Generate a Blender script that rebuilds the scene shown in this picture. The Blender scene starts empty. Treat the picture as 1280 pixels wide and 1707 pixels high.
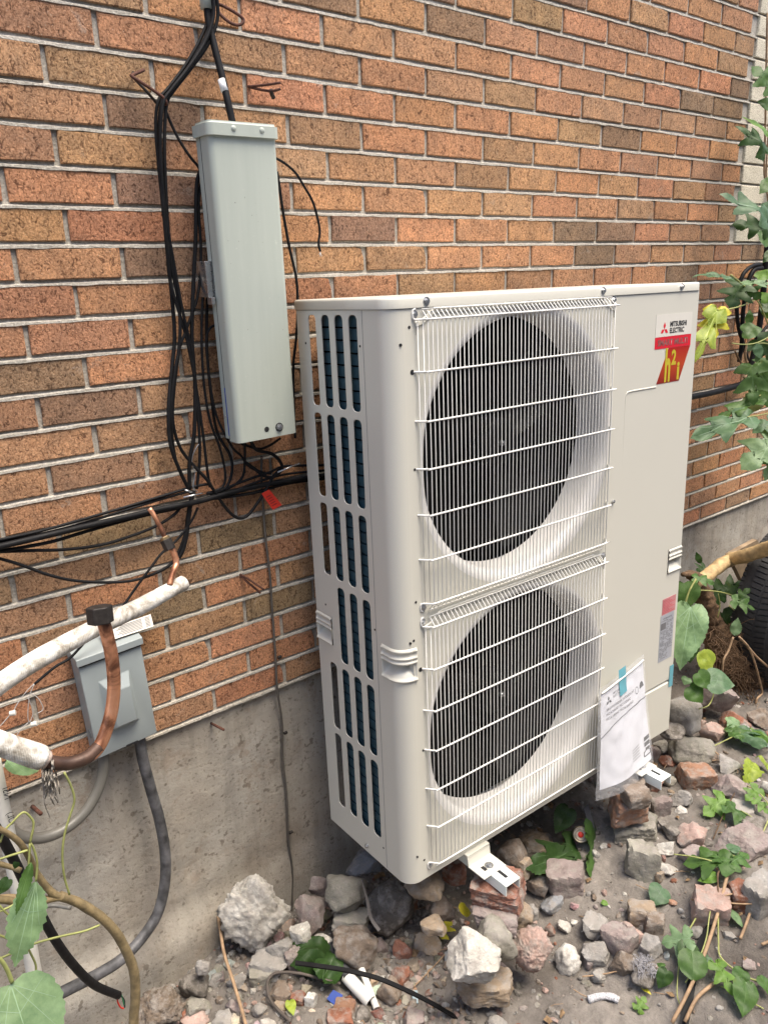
import bpy, bmesh, math, random
from mathutils import Vector, Matrix, noise, geometry
random.seed(7)
SC = bpy.context.scene
COL = SC.collection

# ------------------------------------------------------------------ camera
F_PX = 1299.707                       # focal length in pixels of the 1280 px wide photograph
RM = Matrix(((0.77908941, -0.62653351, -0.02180479),
             (-0.2060159, -0.22301967, -0.95279571),
             (0.59209555, 0.74680519, -0.30282813)))      # rows: right, down, forward
CAM = Vector((-0.40604598, -1.55973988, 1.02382579))
cd = bpy.data.cameras.new('camera')
cd.sensor_fit = 'HORIZONTAL'; cd.sensor_width = 36.0; cd.lens = 36.0 * F_PX / 1280.0
cd.clip_start = 0.02; cd.clip_end = 400
cam = bpy.data.objects.new('camera', cd); COL.objects.link(cam)
rot = Matrix((RM[0], -RM[1], -RM[2])).transposed()
cam.matrix_world = Matrix.Translation(CAM) @ rot.to_4x4()
SC.camera = cam

# ------------------------------------------------------------------ world, sun, exposure
SUN_EL, SUN_AZ = 70.0, 160.0            # the sky's sun; azimuth clockwise from +Y
w = bpy.data.worlds.new('World'); SC.world = w; w.use_nodes = True
nt = w.node_tree; nt.nodes.clear()
sky = nt.nodes.new('ShaderNodeTexSky'); sky.sky_type = 'NISHITA'; sky.sun_disc = False
sky.sun_elevation = math.radians(SUN_EL); sky.sun_rotation = math.radians(SUN_AZ)
sky.dust_density = 3.0; sky.air_density = 1.0; sky.ozone_density = 0.6
bg = nt.nodes.new('ShaderNodeBackground'); bg.inputs['Strength'].default_value = 0.11
wo = nt.nodes.new('ShaderNodeOutputWorld')
nt.links.new(sky.outputs[0], bg.inputs[0]); nt.links.new(bg.outputs[0], wo.inputs[0])
sl = bpy.data.lights.new('sun', 'SUN'); sl.energy = 1.5; sl.angle = math.radians(32); sl.color = (1.0, 0.90, 0.74)
so = bpy.data.objects.new('sun', sl); COL.objects.link(so)
a, e = math.radians(SUN_AZ), math.radians(SUN_EL)
sdir = Vector((math.sin(a) * math.cos(e), math.cos(a) * math.cos(e), math.sin(e)))
so.rotation_euler = sdir.to_track_quat('Z', 'Y').to_euler(); so.location = (0, -3, 5)
SC.view_settings.view_transform = 'Standard'; SC.view_settings.look = 'None'
SC.view_settings.exposure = 1.78; SC.view_settings.gamma = 1.0; SC.view_settings.use_curve_mapping = False
SC.render.engine = 'CYCLES'

# ------------------------------------------------------------------ where a point of the place lies
def ray(px, py):
    v = Vector(((px - 640) / F_PX, (py - 853.5) / F_PX, 1.0))
    return RM.transposed() @ v
def Y(px, py, y=0.0):                   # point on the plane y = const (parallel to the wall)
    d = ray(px, py); return CAM + d * ((y - CAM.y) / d.y)
def Z(px, py, z):
    d = ray(px, py); return CAM + d * ((z - CAM.z) / d.z)
def X(px, py, x):
    d = ray(px, py); return CAM + d * ((x - CAM.x) / d.x)
def depth(P): return RM[2].dot(P - CAM)
def smooth(a, b, t):
    t = max(0.0, min(1.0, (t - a) / (b - a))); return t * t * (3 - 2 * t)
GX = [(-9, -.74), (-.5, -.74), (.05, -.715), (.3, -.675), (.5, -.71), (.9, -.715), (1.1, -.66), (1.35, -.605), (1.8, -.58), (2.4, -.56), (4, -.53), (40, -.5)]
def gz0(x, y):
    for (x0, z0), (x1, z1) in zip(GX, GX[1:]):
        if x <= x1: return z0 + (z1 - z0) * smooth(x0, x1, x)
    return -.5
def gz(x, y):
    z = gz0(x, y)
    if y > -2.5 and -1.5 < x < 5:
        z += 0.018 * noise.noise(Vector((x * 4, y * 4, 0)))
        z -= 0.05 * smooth(-.42, -.2, y) * smooth(.75, .9, x) * (1 - smooth(1.2, 1.35, x))
    return z
def G(px, py):                          # point on the ground
    z = -.68
    for _ in range(14):
        P = Z(px, py, z); z = .5 * z + .5 * gz(P.x, P.y)
    return Z(px, py, z)

# ------------------------------------------------------------------ object helpers
def link(o, parent=None):
    COL.objects.link(o)
    if parent is not None: o.parent = parent
    return o
def tag(o, label=None, cat=None, group=None, kind=None):
    if label: o['label'] = label
    if cat: o['category'] = cat
    if group: o['group'] = group
    if kind: o['kind'] = kind
    return o
def thing(name, label, cat, loc=(0, 0, 0), group=None, rot=None):
    o = bpy.data.objects.new(name, None); o.empty_display_size = .02
    o.location = loc
    if rot is not None: o.rotation_euler = rot
    link(o); return tag(o, label, cat, group)
def shade(me, s=True):
    for p in me.polygons: p.use_smooth = s
def mobj(name, verts, faces, mat, parent=None, smooth_=False, mats=None, fmat=None, color=None):
    me = bpy.data.meshes.new(name); me.from_pydata([tuple(v) for v in verts], [], faces); me.update()
    if mats:
        for m in mats: me.materials.append(m)
    elif mat: me.materials.append(mat)
    if fmat:
        for p, i in zip(me.polygons, fmat): p.material_index = i
    if smooth_: shade(me)
    o = bpy.data.objects.new(name, me); link(o, parent)
    if color: o.color = (*color, 1)
    return o
class MB:                                # collects shapes into one mesh
    def __init__(s): s.v = []; s.f = []; s.m = []
    def add(s, vs, fs, mi=0):
        n = len(s.v); s.v += [tuple(v) for v in vs]
        for f in fs: s.f.append([i + n for i in f]); s.m.append(mi)
        return s
    def box(s, lo, hi, mi=0, M=None):
        x0, y0, z0 = lo; x1, y1, z1 = hi
        vs = [Vector(p) for p in ((x0,y0,z0),(x1,y0,z0),(x1,y1,z0),(x0,y1,z0),(x0,y0,z1),(x1,y0,z1),(x1,y1,z1),(x0,y1,z1))]
        if M is not None: vs = [M @ p for p in vs]
        return s.add(vs, [(0,3,2,1),(4,5,6,7),(0,1,5,4),(1,2,6,5),(2,3,7,6),(3,0,4,7)], mi)
    def cyl(s, a, b, r, n=12, r2=None, mi=0, cap=True):
        a = Vector(a); b = Vector(b); d = (b - a).normalized(); r2 = r if r2 is None else r2
        u = d.orthogonal().normalized(); w_ = d.cross(u)
        vs = []
        for P, R in ((a, r), (b, r2)):
            for i in range(n):
                t = 2 * math.pi * i / n; vs.append(P + (u * math.cos(t) + w_ * math.sin(t)) * R)
        fs = [(i, (i + 1) % n, n + (i + 1) % n, n + i) for i in range(n)]
        if cap: fs += [tuple(range(n - 1, -1, -1)), tuple(range(n, 2 * n))]
        return s.add(vs, fs, mi)
    def build(s, name, mat, parent=None, smooth_=False, mats=None, bevel=0, seg=2, color=None):
        o = mobj(name, s.v, s.f, mat, parent, smooth_, mats, s.m if mats else None, color)
        if bevel:
            bm = bmesh.new(); bm.from_mesh(o.data)
            bmesh.ops.remove_doubles(bm, verts=bm.verts, dist=1e-6)
            es = [e for e in bm.edges if len(e.link_faces) == 2 and e.calc_face_angle() > .5]
            bmesh.ops.bevel(bm, geom=es, offset=bevel, segments=seg, profile=.5, affect='EDGES')
            bm.to_mesh(o.data); bm.free()
        return o
def spline(pts, n=8):                    # Catmull-Rom through the points
    pts = [Vector(p) for p in pts]
    if len(pts) < 3: return pts
    P = [2 * pts[0] - pts[1]] + pts + [2 * pts[-1] - pts[-2]]
    out = []
    for i in range(1, len(P) - 2):
        p0, p1, p2, p3 = P[i - 1:i + 3]
        for k in range(n):
            t = k / n
            out.append(.5 * ((2 * p1) + (p2 - p0) * t + (2 * p0 - 5 * p1 + 4 * p2 - p3) * t * t + (3 * p1 - p0 - 3 * p2 + p3) * t ** 3))
    out.append(pts[-1]); return out
def tube_geo(path, r, n=8, cap=True, jit=0.0, flat=None):
    path = [Vector(p) for p in path]; m = len(path)
    R = r if callable(r) else (lambda t: r)
    T = [(path[min(i + 1, m - 1)] - path[max(i - 1, 0)]).normalized() for i in range(m)]
    u = T[0].orthogonal().normalized(); vs = []; fs = []
    for i in range(m):
        u = (u - T[i] * u.dot(T[i])).normalized(); w_ = T[i].cross(u); rr = R(i / (m - 1))
        for k in range(n):
            t = 2 * math.pi * k / n
            q = rr * (1 + (jit * noise.noise(path[i] * 60 + Vector((k, k * 2, 0))) if jit else 0))
            vs.append(path[i] + (u * math.cos(t) + w_ * math.sin(t)) * q)
    for i in range(m - 1):
        for k in range(n):
            a_, b_ = i * n + k, i * n + (k + 1) % n
            fs.append((a_, b_, b_ + n, a_ + n))
    if cap: fs += [tuple(range(n - 1, -1, -1)), tuple(range((m - 1) * n, m * n))]
    return vs, fs
def tube(name, pts, r, mat, parent=None, n=8, sub=8, jit=0, color=None, cap=True):
    path = spline(pts, sub) if sub else pts
    vs, fs = tube_geo(path, r, n, cap, jit)
    return mobj(name, vs, fs, mat, parent, True, color=color)
def text_mesh(name, s, size, M, mat, parent, squash=1.0, extrude=0.0, align='LEFT', bold=0.0):
    cu = bpy.data.curves.new(name, 'FONT'); cu.body = s; cu.size = size; cu.extrude = extrude; cu.align_x = align
    cu.resolution_u = 3; cu.offset = bold
    t = bpy.data.objects.new('tmp', cu); COL.objects.link(t)
    dg = bpy.context.evaluated_depsgraph_get()
    me = bpy.data.meshes.new_from_object(t.evaluated_get(dg))
    bpy.data.objects.remove(t); bpy.data.curves.remove(cu)
    me.transform(Matrix.Diagonal((squash, 1, 1, 1))); me.transform(M)
    me.name = name; me.materials.clear(); me.materials.append(mat)
    o = bpy.data.objects.new(name, me); link(o, parent); return o

# ------------------------------------------------------------------ materials
def nodes(name):
    m = bpy.data.materials.new(name); m.use_nodes = True; t = m.node_tree
    return m, t, t.nodes['Principled BSDF'], t.nodes, t.links
def N(t, typ, **kw):
    n = t.nodes.new(typ)
    for k, v in kw.items():
        if k in n.inputs: n.inputs[k].default_value = v
        else: setattr(n, k, v)
    return n
def coords(t, mode='pos', scale=(1, 1, 1)):
    if mode == 'pos': src = N(t, 'ShaderNodeNewGeometry').outputs['Position']
    else: src = N(t, 'ShaderNodeTexCoord').outputs['Object']
    if tuple(scale) == (1, 1, 1): return src
    mp = N(t, 'ShaderNodeMapping'); mp.inputs['Scale'].default_value = scale
    t.links.new(src, mp.inputs['Vector']); return mp.outputs[0]
def noi(t, co, scale, detail=4, rough=.55, dist=0):
    n = N(t, 'ShaderNodeTexNoise'); n.inputs['Scale'].default_value = scale; n.inputs['Detail'].default_value = detail
    n.inputs['Roughness'].default_value = rough; n.inputs['Distortion'].default_value = dist
    t.links.new(co, n.inputs['Vector']); return n.outputs['Fac']
def ramp(t, src, stops):
    r = N(t, 'ShaderNodeValToRGB'); el = r.color_ramp.elements
    while len(el) > 1: el.remove(el[-1])
    el[0].position = stops[0][0]; c = stops[0][1]; el[0].color = (c, c, c, 1) if not isinstance(c, tuple) else (*c, 1)
    for p, c in stops[1:]:
        e_ = el.new(p); e_.color = (c, c, c, 1) if not isinstance(c, tuple) else (*c, 1)
    t.links.new(src, r.inputs[0]); return r.outputs[0]
def mix(t, fac, a_, b_, mode='MIX'):
    m = N(t, 'ShaderNodeMix', data_type='RGBA', blend_type=mode)
    for v, i in ((fac, 0), (a_, 6), (b_, 7)):
        if hasattr(v, 'links'): t.links.new(v, m.inputs[i])
        elif isinstance(v, (int, float)): m.inputs[i].default_value = v if i == 0 else (v, v, v, 1)
        else: m.inputs[i].default_value = (*v, 1)
    return m.outputs[2]
def bump(t, b, src, strength=.3, dist=.002, prev=None):
    n = N(t, 'ShaderNodeBump'); n.inputs['Strength'].default_value = strength; n.inputs['Distance'].default_value = dist
    t.links.new(src, n.inputs['Height'])
    if prev is not None: t.links.new(prev, n.inputs['Normal'])
    t.links.new(n.outputs[0], b.inputs['Normal']); return n.outputs[0]
def objcol(t): return N(t, 'ShaderNodeObjectInfo').outputs['Color']
def plain(name, c, rough=.5, metal=0, var=.12, vs=30, bs=0, bd=.001, bscale=200, oc=False, spec=.5):
    m, t, b, _, L = nodes(name)
    co = coords(t); n1 = noi(t, co, vs, 5)
    base = objcol(t) if oc else tuple(c)
    dark = mix(t, 1.0, base, (1 - var, 1 - var, 1 - var), 'MULTIPLY'); lite = mix(t, 1.0, base, (1 + var, 1 + var, 1 + var), 'MULTIPLY')
    f = ramp(t, n1, [(.3, 0.), (.7, 1.)]); L.new(mix(t, f, dark, lite), b.inputs['Base Color'])
    r = ramp(t, noi(t, co, vs * 1.7, 4), [(.3, max(0, rough - .08)), (.7, min(1, rough + .08))]); L.new(r, b.inputs['Roughness'])
    b.inputs['Metallic'].default_value = metal; b.inputs['Specular IOR Level'].default_value = spec
    if bs: bump(t, b, noi(t, co, bscale, 4), bs, bd)
    return m
M = {}
# brick: wire-cut clay with mottled colour, dark torn pits and pale grit
m, t, b, _, L = nodes('brick_clay'); co = coords(t)
oc = objcol(t)
mott = noi(t, co, 22, 5, .6)
c1 = mix(t, ramp(t, mott, [(.35, 0.), (.65, 1.)]), mix(t, 1., oc, (.84, .86, .88), 'MULTIPLY'), mix(t, 1., oc, (1.18, 1.15, 1.1), 'MULTIPLY'))
fine = noi(t, co, 210, 5, .7)
c2 = mix(t, ramp(t, fine, [(.36, 0.), (.66, 1.)]), mix(t, 1., c1, (.68, .63, .60), 'MULTIPLY'), mix(t, 1., c1, (1.32, 1.36, 1.40), 'MULTIPLY'))
pit = noi(t, coords(t, 'pos', (1.0, 1.0, .7)), 185, 5, .8, .9)
pm = ramp(t, pit, [(.39, .95), (.455, 0.)])
c3 = mix(t, pm, c2, mix(t, 1., oc, (.28, .24, .23), 'MULTIPLY'))
grit = noi(t, co, 260, 2, .5); gm = ramp(t, grit, [(.70, 0.), (.74, .8)])
c4 = mix(t, gm, c3, (.62, .50, .38))
stain = ramp(t, noi(t, coords(t, 'pos', (1, 1, .5)), 3.2, 4), [(.40, .90), (.62, 1.03)])
smear = ramp(t, noi(t, co, 15, 6, .7, .6), [(.63, 0.), (.70, .42)])
c4 = mix(t, smear, c4, (.50, .44, .37))
tear = noi(t, coords(t, 'pos', (1, 1, .75)), 92, 5, .75, 1.2); tm = ramp(t, tear, [(.395, .85), (.44, 0.)])
c4 = mix(t, tm, c4, mix(t, 1., oc, (.22, .18, .175), 'MULTIPLY'))
L.new(mix(t, 1., c4, stain, 'MULTIPLY'), b.inputs['Base Color']); b.inputs['Roughness'].default_value = .92
b.inputs['Specular IOR Level'].default_value = .25
nb = bump(t, b, pit, .9, .004); nb = bump(t, b, tear, .8, .005, nb); bump(t, b, fine, .6, .0025, nb)
M['brick'] = m
def brick_like(name, c, gc):
    m, t, b, _, L = nodes(name); co = coords(t)
    f = noi(t, co, 230, 4, .65); f2 = noi(t, co, 8, 4)
    q = mix(t, ramp(t, f, [(.40, 0.), (.52, 1.)]), gc, c)
    L.new(mix(t, ramp(t, f2, [(.3, 0.), (.7, 1.)]), mix(t, 1., q, (.8, .8, .78), 'MULTIPLY'), q), b.inputs['Base Color'])
    b.inputs['Roughness'].default_value = .9; bump(t, b, f, .6, .0025); return m
M['pale_brick'] = brick_like('pale_stone', (.74, .68, .54), (.40, .34, .24))
# mortar
m, t, b, _, L = nodes('mortar'); co = coords(t)
f = noi(t, co, 170, 6, .78); f2 = noi(t, co, 6, 4)
q = mix(t, ramp(t, f, [(.34, 0.), (.64, 1.)]), (.30, .27, .225), (.66, .615, .54))
L.new(mix(t, ramp(t, f2, [(.35, 0.), (.65, 1.)]), mix(t, 1., q, (.82, .82, .80), 'MULTIPLY'), q), b.inputs['Base Color'])
b.inputs['Roughness'].default_value = .95; nb = bump(t, b, f, .9, .004); M['mortar'] = m
# foundation concrete
m, t, b, _, L = nodes('old_concrete'); co = coords(t)
big = noi(t, co, 2.6, 6, .6); mid = noi(t, co, 14, 6, .65); fin = noi(t, co, 120, 5, .6)
q = mix(t, ramp(t, big, [(.35, 0.), (.66, 1.)]), (.285, .245, .198), (.39, .37, .33))
q = mix(t, ramp(t, mid, [(.45, 0.), (.75, .6)]), q, (.41, .38, .32))
q = mix(t, ramp(t, fin, [(.28, .75), (.44, 0.)]), q, (.13, .10, .075))
spots = noi(t, co, 38, 3, .5); q = mix(t, ramp(t, spots, [(.655, 0.), (.69, .65)]), q, (.12, .095, .07))
spots = noi(t, co, 9, 6, .75, .5); q = mix(t, ramp(t, spots, [(.56, 0.), (.66, .6)]), q, (.27, .215, .165))
streak = noi(t, coords(t, 'pos', (14, 14, 1.1)), 2.0, 4, .6)
q = mix(t, 1., q, ramp(t, streak, [(.36, .86), (.56, 1.05)]), 'MULTIPLY')
L.new(q, b.inputs['Base Color']); b.inputs['Roughness'].default_value = .93
wav = noi(t, coords(t, 'pos', (1, 1, 1.2)), 34, 7, .68, .3)
nb = bump(t, b, wav, .35, .007); nb = bump(t, b, fin, .45, .003, nb); M['concrete'] = m
# soil
m, t, b, _, L = nodes('dry_soil'); co = coords(t)
big = noi(t, co, 2.2, 5, .6); mid = noi(t, co, 26, 7, .72); fin = noi(t, co, 230, 5, .7)
q = mix(t, ramp(t, big, [(.38, 0.), (.62, 1.)]), (.115, .101, .090), (.275, .250, .225))
q = mix(t, 1., q, ramp(t, mid, [(.25, .62), (.7, 1.25)]), 'MULTIPLY')
q = mix(t, ramp(t, fin, [(.62, 0.), (.74, .7)]), q, (.36, .31, .26))
q = mix(t, ramp(t, fin, [(.28, .8), (.38, 0.)]), q, (.04, .03, .023))
L.new(q, b.inputs['Base Color']); b.inputs['Roughness'].default_value = .97; b.inputs['Specular IOR Level'].default_value = .2
nb = bump(t, b, mid, .8, .012); nb = bump(t, b, fin, .8, .004, nb); M['soil'] = m
# stone: object colour, veins and dust
m, t, b, _, L = nodes('rubble_stone'); co = coords(t); oc = objcol(t)
a1 = noi(t, co, 12, 6, .65, .6); a2 = noi(t, co, 70, 6, .7); a3 = noi(t, co, 320, 3, .6)
q = mix(t, ramp(t, a1, [(.3, 0.), (.7, 1.)]), mix(t, 1., oc, (.68, .66, .62), 'MULTIPLY'), mix(t, 1., oc, (1.25, 1.25, 1.28), 'MULTIPLY'))
q = mix(t, ramp(t, a2, [(.55, 0.), (.72, .55)]), q, mix(t, 1., oc, (1.9, 1.85, 1.8), 'MULTIPLY'))
q = mix(t, ramp(t, a2, [(.28, .7), (.40, 0.)]), q, mix(t, 1., oc, (.35, .33, .31), 'MULTIPLY'))
q = mix(t, ramp(t, a3, [(.66, 0.), (.76, .5)]), q, (.5, .46, .41))
q = mix(t, ramp(t, noi(t, co, 34, 6, .7), [(.46, 0.), (.62, .75)]), q, (.30, .275, .25))
L.new(q, b.inputs['Base Color']); b.inputs['Roughness'].default_value = .9; b.inputs['Specular IOR Level'].default_value = .3
nb = bump(t, b, a2, .75, .006); nb = bump(t, b, a3, .4, .002, nb); M['rock'] = m
# coated steel and others
def paint(name, c, rough, var=.03):
    m, t, b, _, L = nodes(name); co = coords(t)
    f = noi(t, co, 5, 5, .6); f2 = noi(t, co, 900, 2)
    L.new(mix(t, ramp(t, f, [(.3, 0.), (.7, 1.)]), tuple(x * (1 - var) for x in c), tuple(x * (1 + var) for x in c)), b.inputs['Base Color'])
    L.new(ramp(t, noi(t, co, 30, 5), [(.3, rough - .004), (.7, rough + .004)]), b.inputs['Roughness'])
    bump(t, b, f2, .05, .0004); return m
M['cream'] = paint('cream_paint', (.595, .583, .518), .32, .008)
M['white'] = paint('white_coat', (.72, .71, .675), .30)
M['bell'] = paint('white_bell', (.66, .65, .63), .34, .01)
M['galv'] = paint('pale_green_steel', (.42, .47, .41), .45, .10)
m = M['galv']; t = m.node_tree; b = t.nodes['Principled BSDF']; L = t.links; co = coords(t)
q = mix(t, ramp(t, noi(t, coords(t, 'pos', (18, 18, 1.3)), 2.4, 5, .65), [(.25, .0), (.75, 1.)]), (.405, .445, .395), (.455, .495, .44))
q = mix(t, ramp(t, noi(t, co, 90, 4, .7), [(.62, 0.), (.74, .6)]), q, (.54, .57, .50))
q = mix(t, ramp(t, noi(t, co, 140, 2, .5), [(.235, .8), (.26, 0.)]), q, (.12, .12, .10))
L.new(q, b.inputs['Base Color'])
M['grey_steel'] = paint('grey_enamel', (.30, .34, .345), .40, .04)
M['bracket'] = paint('white_bracket', (.74, .79, .76), .35)
M['black_cable'] = plain('black_cable_sheath', (.009, .009, .010), .58, var=.3, spec=.18)
M['dark_void'] = plain('dark_plastic', (.004, .004, .0045), .6, spec=.12)
M['coil'] = plain('coil_fin', (.030, .080, .110), .40, metal=.3, var=.25, vs=60)
M['coil_gap'] = plain('coil_gap', (.003, .006, .009), .7, spec=.15)
M['zinc'] = plain('zinc_screw', (.55, .56, .57), .28, metal=.9)
M['rust'] = plain('rusty_iron', (.085, .032, .020), .85, var=.45, vs=160, bs=.6)
M['iron'] = plain('dark_cast_nut', (.035, .030, .027), .55, metal=.5, var=.35, vs=90, bs=.3)
m, t, b, _, L = nodes('tarnished_copper'); co = coords(t)
f = noi(t, co, 22, 5, .6, .8); q = ramp(t, f, [(.28, (.05, .028, .022)), (.42, (.26, .11, .06)), (.54, (.62, .29, .16)), (.66, (.70, .36, .22)), (.78, (.34, .13, .08))])
L.new(q, b.inputs['Base Color']); b.inputs['Metallic'].default_value = .75; b.inputs['Roughness'].default_value = .42
bump(t, b, noi(t, co, 200, 4), .2, .001); M['copper'] = m
M['copper_dark'] = plain('browned_copper', (.075, .042, .030), .55, metal=.35, var=.4, vs=40, bs=.2)
m, t, b, _, L = nodes('white_insulation'); co = coords(t)
f = noi(t, co, 26, 6, .7, .4); q = ramp(t, f, [(.34, (.22, .19, .15)), (.46, (.50, .47, .41)), (.55, (.74, .73, .69)), (.8, (.80, .80, .77))])
L.new(q, b.inputs['Base Color']); b.inputs['Roughness'].default_value = .75
wv = N(t, 'ShaderNodeTexWave'); wv.inputs['Scale'].default_value = 110; L.new(co, wv.inputs['Vector'])
nb = bump(t, b, wv.outputs['Fac'], .35, .0015); bump(t, b, f, .5, .003, nb); M['insul'] = m
M['foam_core'] = plain('foam_core', (.62, .50, .42), .9, var=.2, vs=80, bs=.5)
M['pvc_grey'] = plain('grey_flex_conduit', (.135, .13, .115), .42, var=.12)
M['pvc_dark'] = plain('weathered_dark_pipe', (.075, .075, .080), .55, var=.7, vs=38, bs=.4, bscale=90)
M['pvc_white'] = plain('white_plastic_pipe', (.62, .61, .56), .45, var=.08)
M['red_plastic'] = plain('red_plastic', (.55, .03, .015), .5)
M['blue_plastic'] = plain('blue_plastic', (.03, .07, .32), .5)
M['green_plastic'] = plain('green_plastic', (.01, .16, .06), .5)
M['tape_white'] = plain('white_tape', (.74, .74, .74), .6)
M['ink'] = plain('black_print', (.015, .015, .017), .6)
M['ink_grey'] = plain('grey_print', (.16, .16, .17), .6)
M['paper'] = plain('sheet_paper', (.70, .71, .76), .7, var=.03)
M['label_white'] = plain('sticker_white', (.66, .64, .58), .5, var=.02)
M['sticker_red'] = plain('sticker_red', (.62, .012, .03), .38, var=.04)
m, t, b, _, L = nodes('sticker_fade'); cg = N(t, 'ShaderNodeTexCoord').outputs['Generated']; sx = N(t, 'ShaderNodeSeparateXYZ'); L.new(cg, sx.inputs[0])
L.new(ramp(t, sx.outputs[2], [(0., (.22, .012, .006)), (.5, (.42, .05, .008)), (1., (.36, .01, .006))]), b.inputs['Base Color']); b.inputs['Roughness'].default_value = .35; M['sticker_flame'] = m
m, t, b, _, L = nodes('letter_fade'); cg = N(t, 'ShaderNodeTexCoord').outputs['Generated']; sx = N(t, 'ShaderNodeSeparateXYZ'); L.new(cg, sx.inputs[0])
L.new(ramp(t, sx.outputs[2], [(0., (.30, .03, .005)), (.30, (.40, .20, .01)), (1., (.50, .42, .03))]), b.inputs['Base Color']); b.inputs['Roughness'].default_value = .35; M['letter_gold'] = m
M['letter_silver'] = plain('letter_silver', (.24, .11, .10), .35, var=.3, vs=120)
M['logo_red'] = plain('emblem_red', (.62, .01, .03), .4)
M['plate'] = plain('silver_plate', (.42, .44, .49), .4, metal=.2, var=.05)
M['plate_red'] = plain('pink_warning_print', (.52, .22, .23), .5)
M['tape_blue'] = plain('blue_tape', (.13, .38, .46), .4, var=.05)
M['rubber'] = plain('tyre_rubber', (.026, .026, .028), .78, var=.25, vs=60, bs=.3)
M['rim'] = plain('wheel_rim', (.05, .06, .08), .5, metal=.4)
M['bark'] = plain('green_brown_bark', (.20, .15, .075), .7, var=.35, vs=70, bs=.5, bd=.002, bscale=160)
M['bark_pale'] = plain('peeled_bark', (.42, .30, .15), .7, var=.35, vs=45, bs=.5, bd=.003, bscale=90)
M['root'] = plain('muddy_root', (.11, .065, .035), .95, var=.5, vs=60, bs=1., bd=.006, bscale=60)
M['stem'] = plain('green_stem', (.28, .30, .10), .6, var=.25, vs=50)
M['twig'] = plain('dry_twig', (.30, .20, .12), .8, var=.3, vs=60)
M['wood'] = plain('old_board', (.26, .19, .12), .8, var=.3, vs=20)
# leaf: object colour, thin and slightly translucent
m, t, b, _, L = nodes('leaf_blade'); co = coords(t); oc = objcol(t)
f = noi(t, co, 60, 5, .6); q = mix(t, ramp(t, f, [(.3, 0.), (.7, 1.)]), mix(t, 1., oc, (.72, .76, .7), 'MULTIPLY'), mix(t, 1., oc, (1.3, 1.22, 1.2), 'MULTIPLY'))
f2 = noi(t, co, 14, 4); q = mix(t, ramp(t, f2, [(.66, 0.), (.74, .35)]), q, (.22, .20, .03))
L.new(q, b.inputs['Base Color']); b.inputs['Roughness'].default_value = .5; b.inputs['Specular IOR Level'].default_value = .35
tr = N(t, 'ShaderNodeBsdfTranslucent'); L.new(mix(t, 1., q, (1.5, 1.7, .7), 'MULTIPLY'), tr.inputs['Color'])
mx = N(t, 'ShaderNodeMixShader'); mx.inputs[0].default_value = .28
out = t.nodes['Material Output']; L.new(b.outputs[0], mx.inputs[1]); L.new(tr.outputs[0], mx.inputs[2]); L.new(mx.outputs[0], out.inputs['Surface'])
bump(t, b, f, .35, .002); M['leaf'] = m
m, t, b, _, L = nodes('leaf_vein'); L.new(mix(t, 1., objcol(t), (1.5, 1.4, 1.5), 'MULTIPLY'), b.inputs['Base Color']); M['vein'] = m
# clear plastic film
m, t, b, _, L = nodes('clear_film'); b.inputs['Base Color'].default_value = (.85, .87, .92, 1); b.inputs['Roughness'].default_value = .12
b.inputs['Alpha'].default_value = .22; bump(t, b, noi(t, coords(t), 38, 3, .5, 1.), .5, .006); M['film'] = m
# slate chip, glassy chip
M['tin'] = plain('tin_can', (.42, .36, .27), .35, metal=.8, var=.3, vs=60)

# ================================================================== GROUND
def axis(a, b, step, far):
    L_ = [a]
    while L_[-1] < b: L_.append(L_[-1] + step)
    s = step
    while L_[-1] < far: s *= 1.6; L_.append(L_[-1] + s)
    s = step
    while L_[0] > -far: s *= 1.6; L_.insert(0, L_[0] - s)
    return L_
xs = axis(-1.1, 3.3, .0085, 60); ys = axis(-1.45, .03, .0085, 60)
vs = []
for y in ys:
    for x in xs:
        z = gz(x, y)
        if -1.3 < x < 3.6 and -1.7 < y < .2:
            v = Vector((x, y, 0))
            z += .007 * noise.noise(v * 17) + .009 * abs(noise.noise(v * 43)) + .005 * noise.noise(v * 90)
            c_ = noise.noise(v * 9 + Vector((5, 3, 0)))
            if c_ > .15: z += .012 * (c_ - .15) * (1 + noise.noise(v * 70))
        vs.append((x, y, z))
nx = len(xs)
fs = [(j * nx + i, j * nx + i + 1, (j + 1) * nx + i + 1, (j + 1) * nx + i) for j in range(len(ys) - 1) for i in range(nx - 1)]
ground = mobj('ground', vs, fs, M['soil'], None, True); tag(ground, kind='structure')

# ================================================================== HOUSE WALL
LB, HC = 0.1980433, 0.067
wall = thing('brick_house_wall', 'orange and brown brick house wall on a grey concrete foundation, behind the outdoor unit', 'wall', (0, 0, 0))
X0, X1, KT = -1.5, 4.2, 31
NEDGE = 12.63                             # where the pale stone begins, in brick lengths
# foundation
r_ = random.Random(3)
fx = [X0 + i * .012 for i in range(int((X1 - X0) / .012) + 1)]; fz = [-1.3 + i * .013 for i in range(101)]; fz[-1] = -.004
vs = []
for z in fz:
    for x in fx:
        v = Vector((x, 0, z)); d = .0035 * noise.noise(v * 5) + .0015 * noise.noise(Vector((x * 24, 1, z * 28)))
        n_ = noise.noise(v * 6 + Vector((3, 0, 1)))
        if n_ > .18: d += .010 * (n_ - .18) * (1 + noise.noise(Vector((x * 60, 4, z * 65))))
        d -= .0055 * math.exp(-((x - .155 + .03 * z + .004 * noise.noise(v * 20)) / .005) ** 2)
        if z < -.5: d -= .035 * smooth(-.5, -.62, z) * (.3 + .7 * (1 - smooth(.1, .5, x)))
        vs.append((x, .012 + d, z))
nf = len(fx)
fs = [(j * nf + i, j * nf + i + 1, (j + 1) * nf + i + 1, (j + 1) * nf + i) for j in range(len(fz) - 1) for i in range(nf - 1)]
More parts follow.
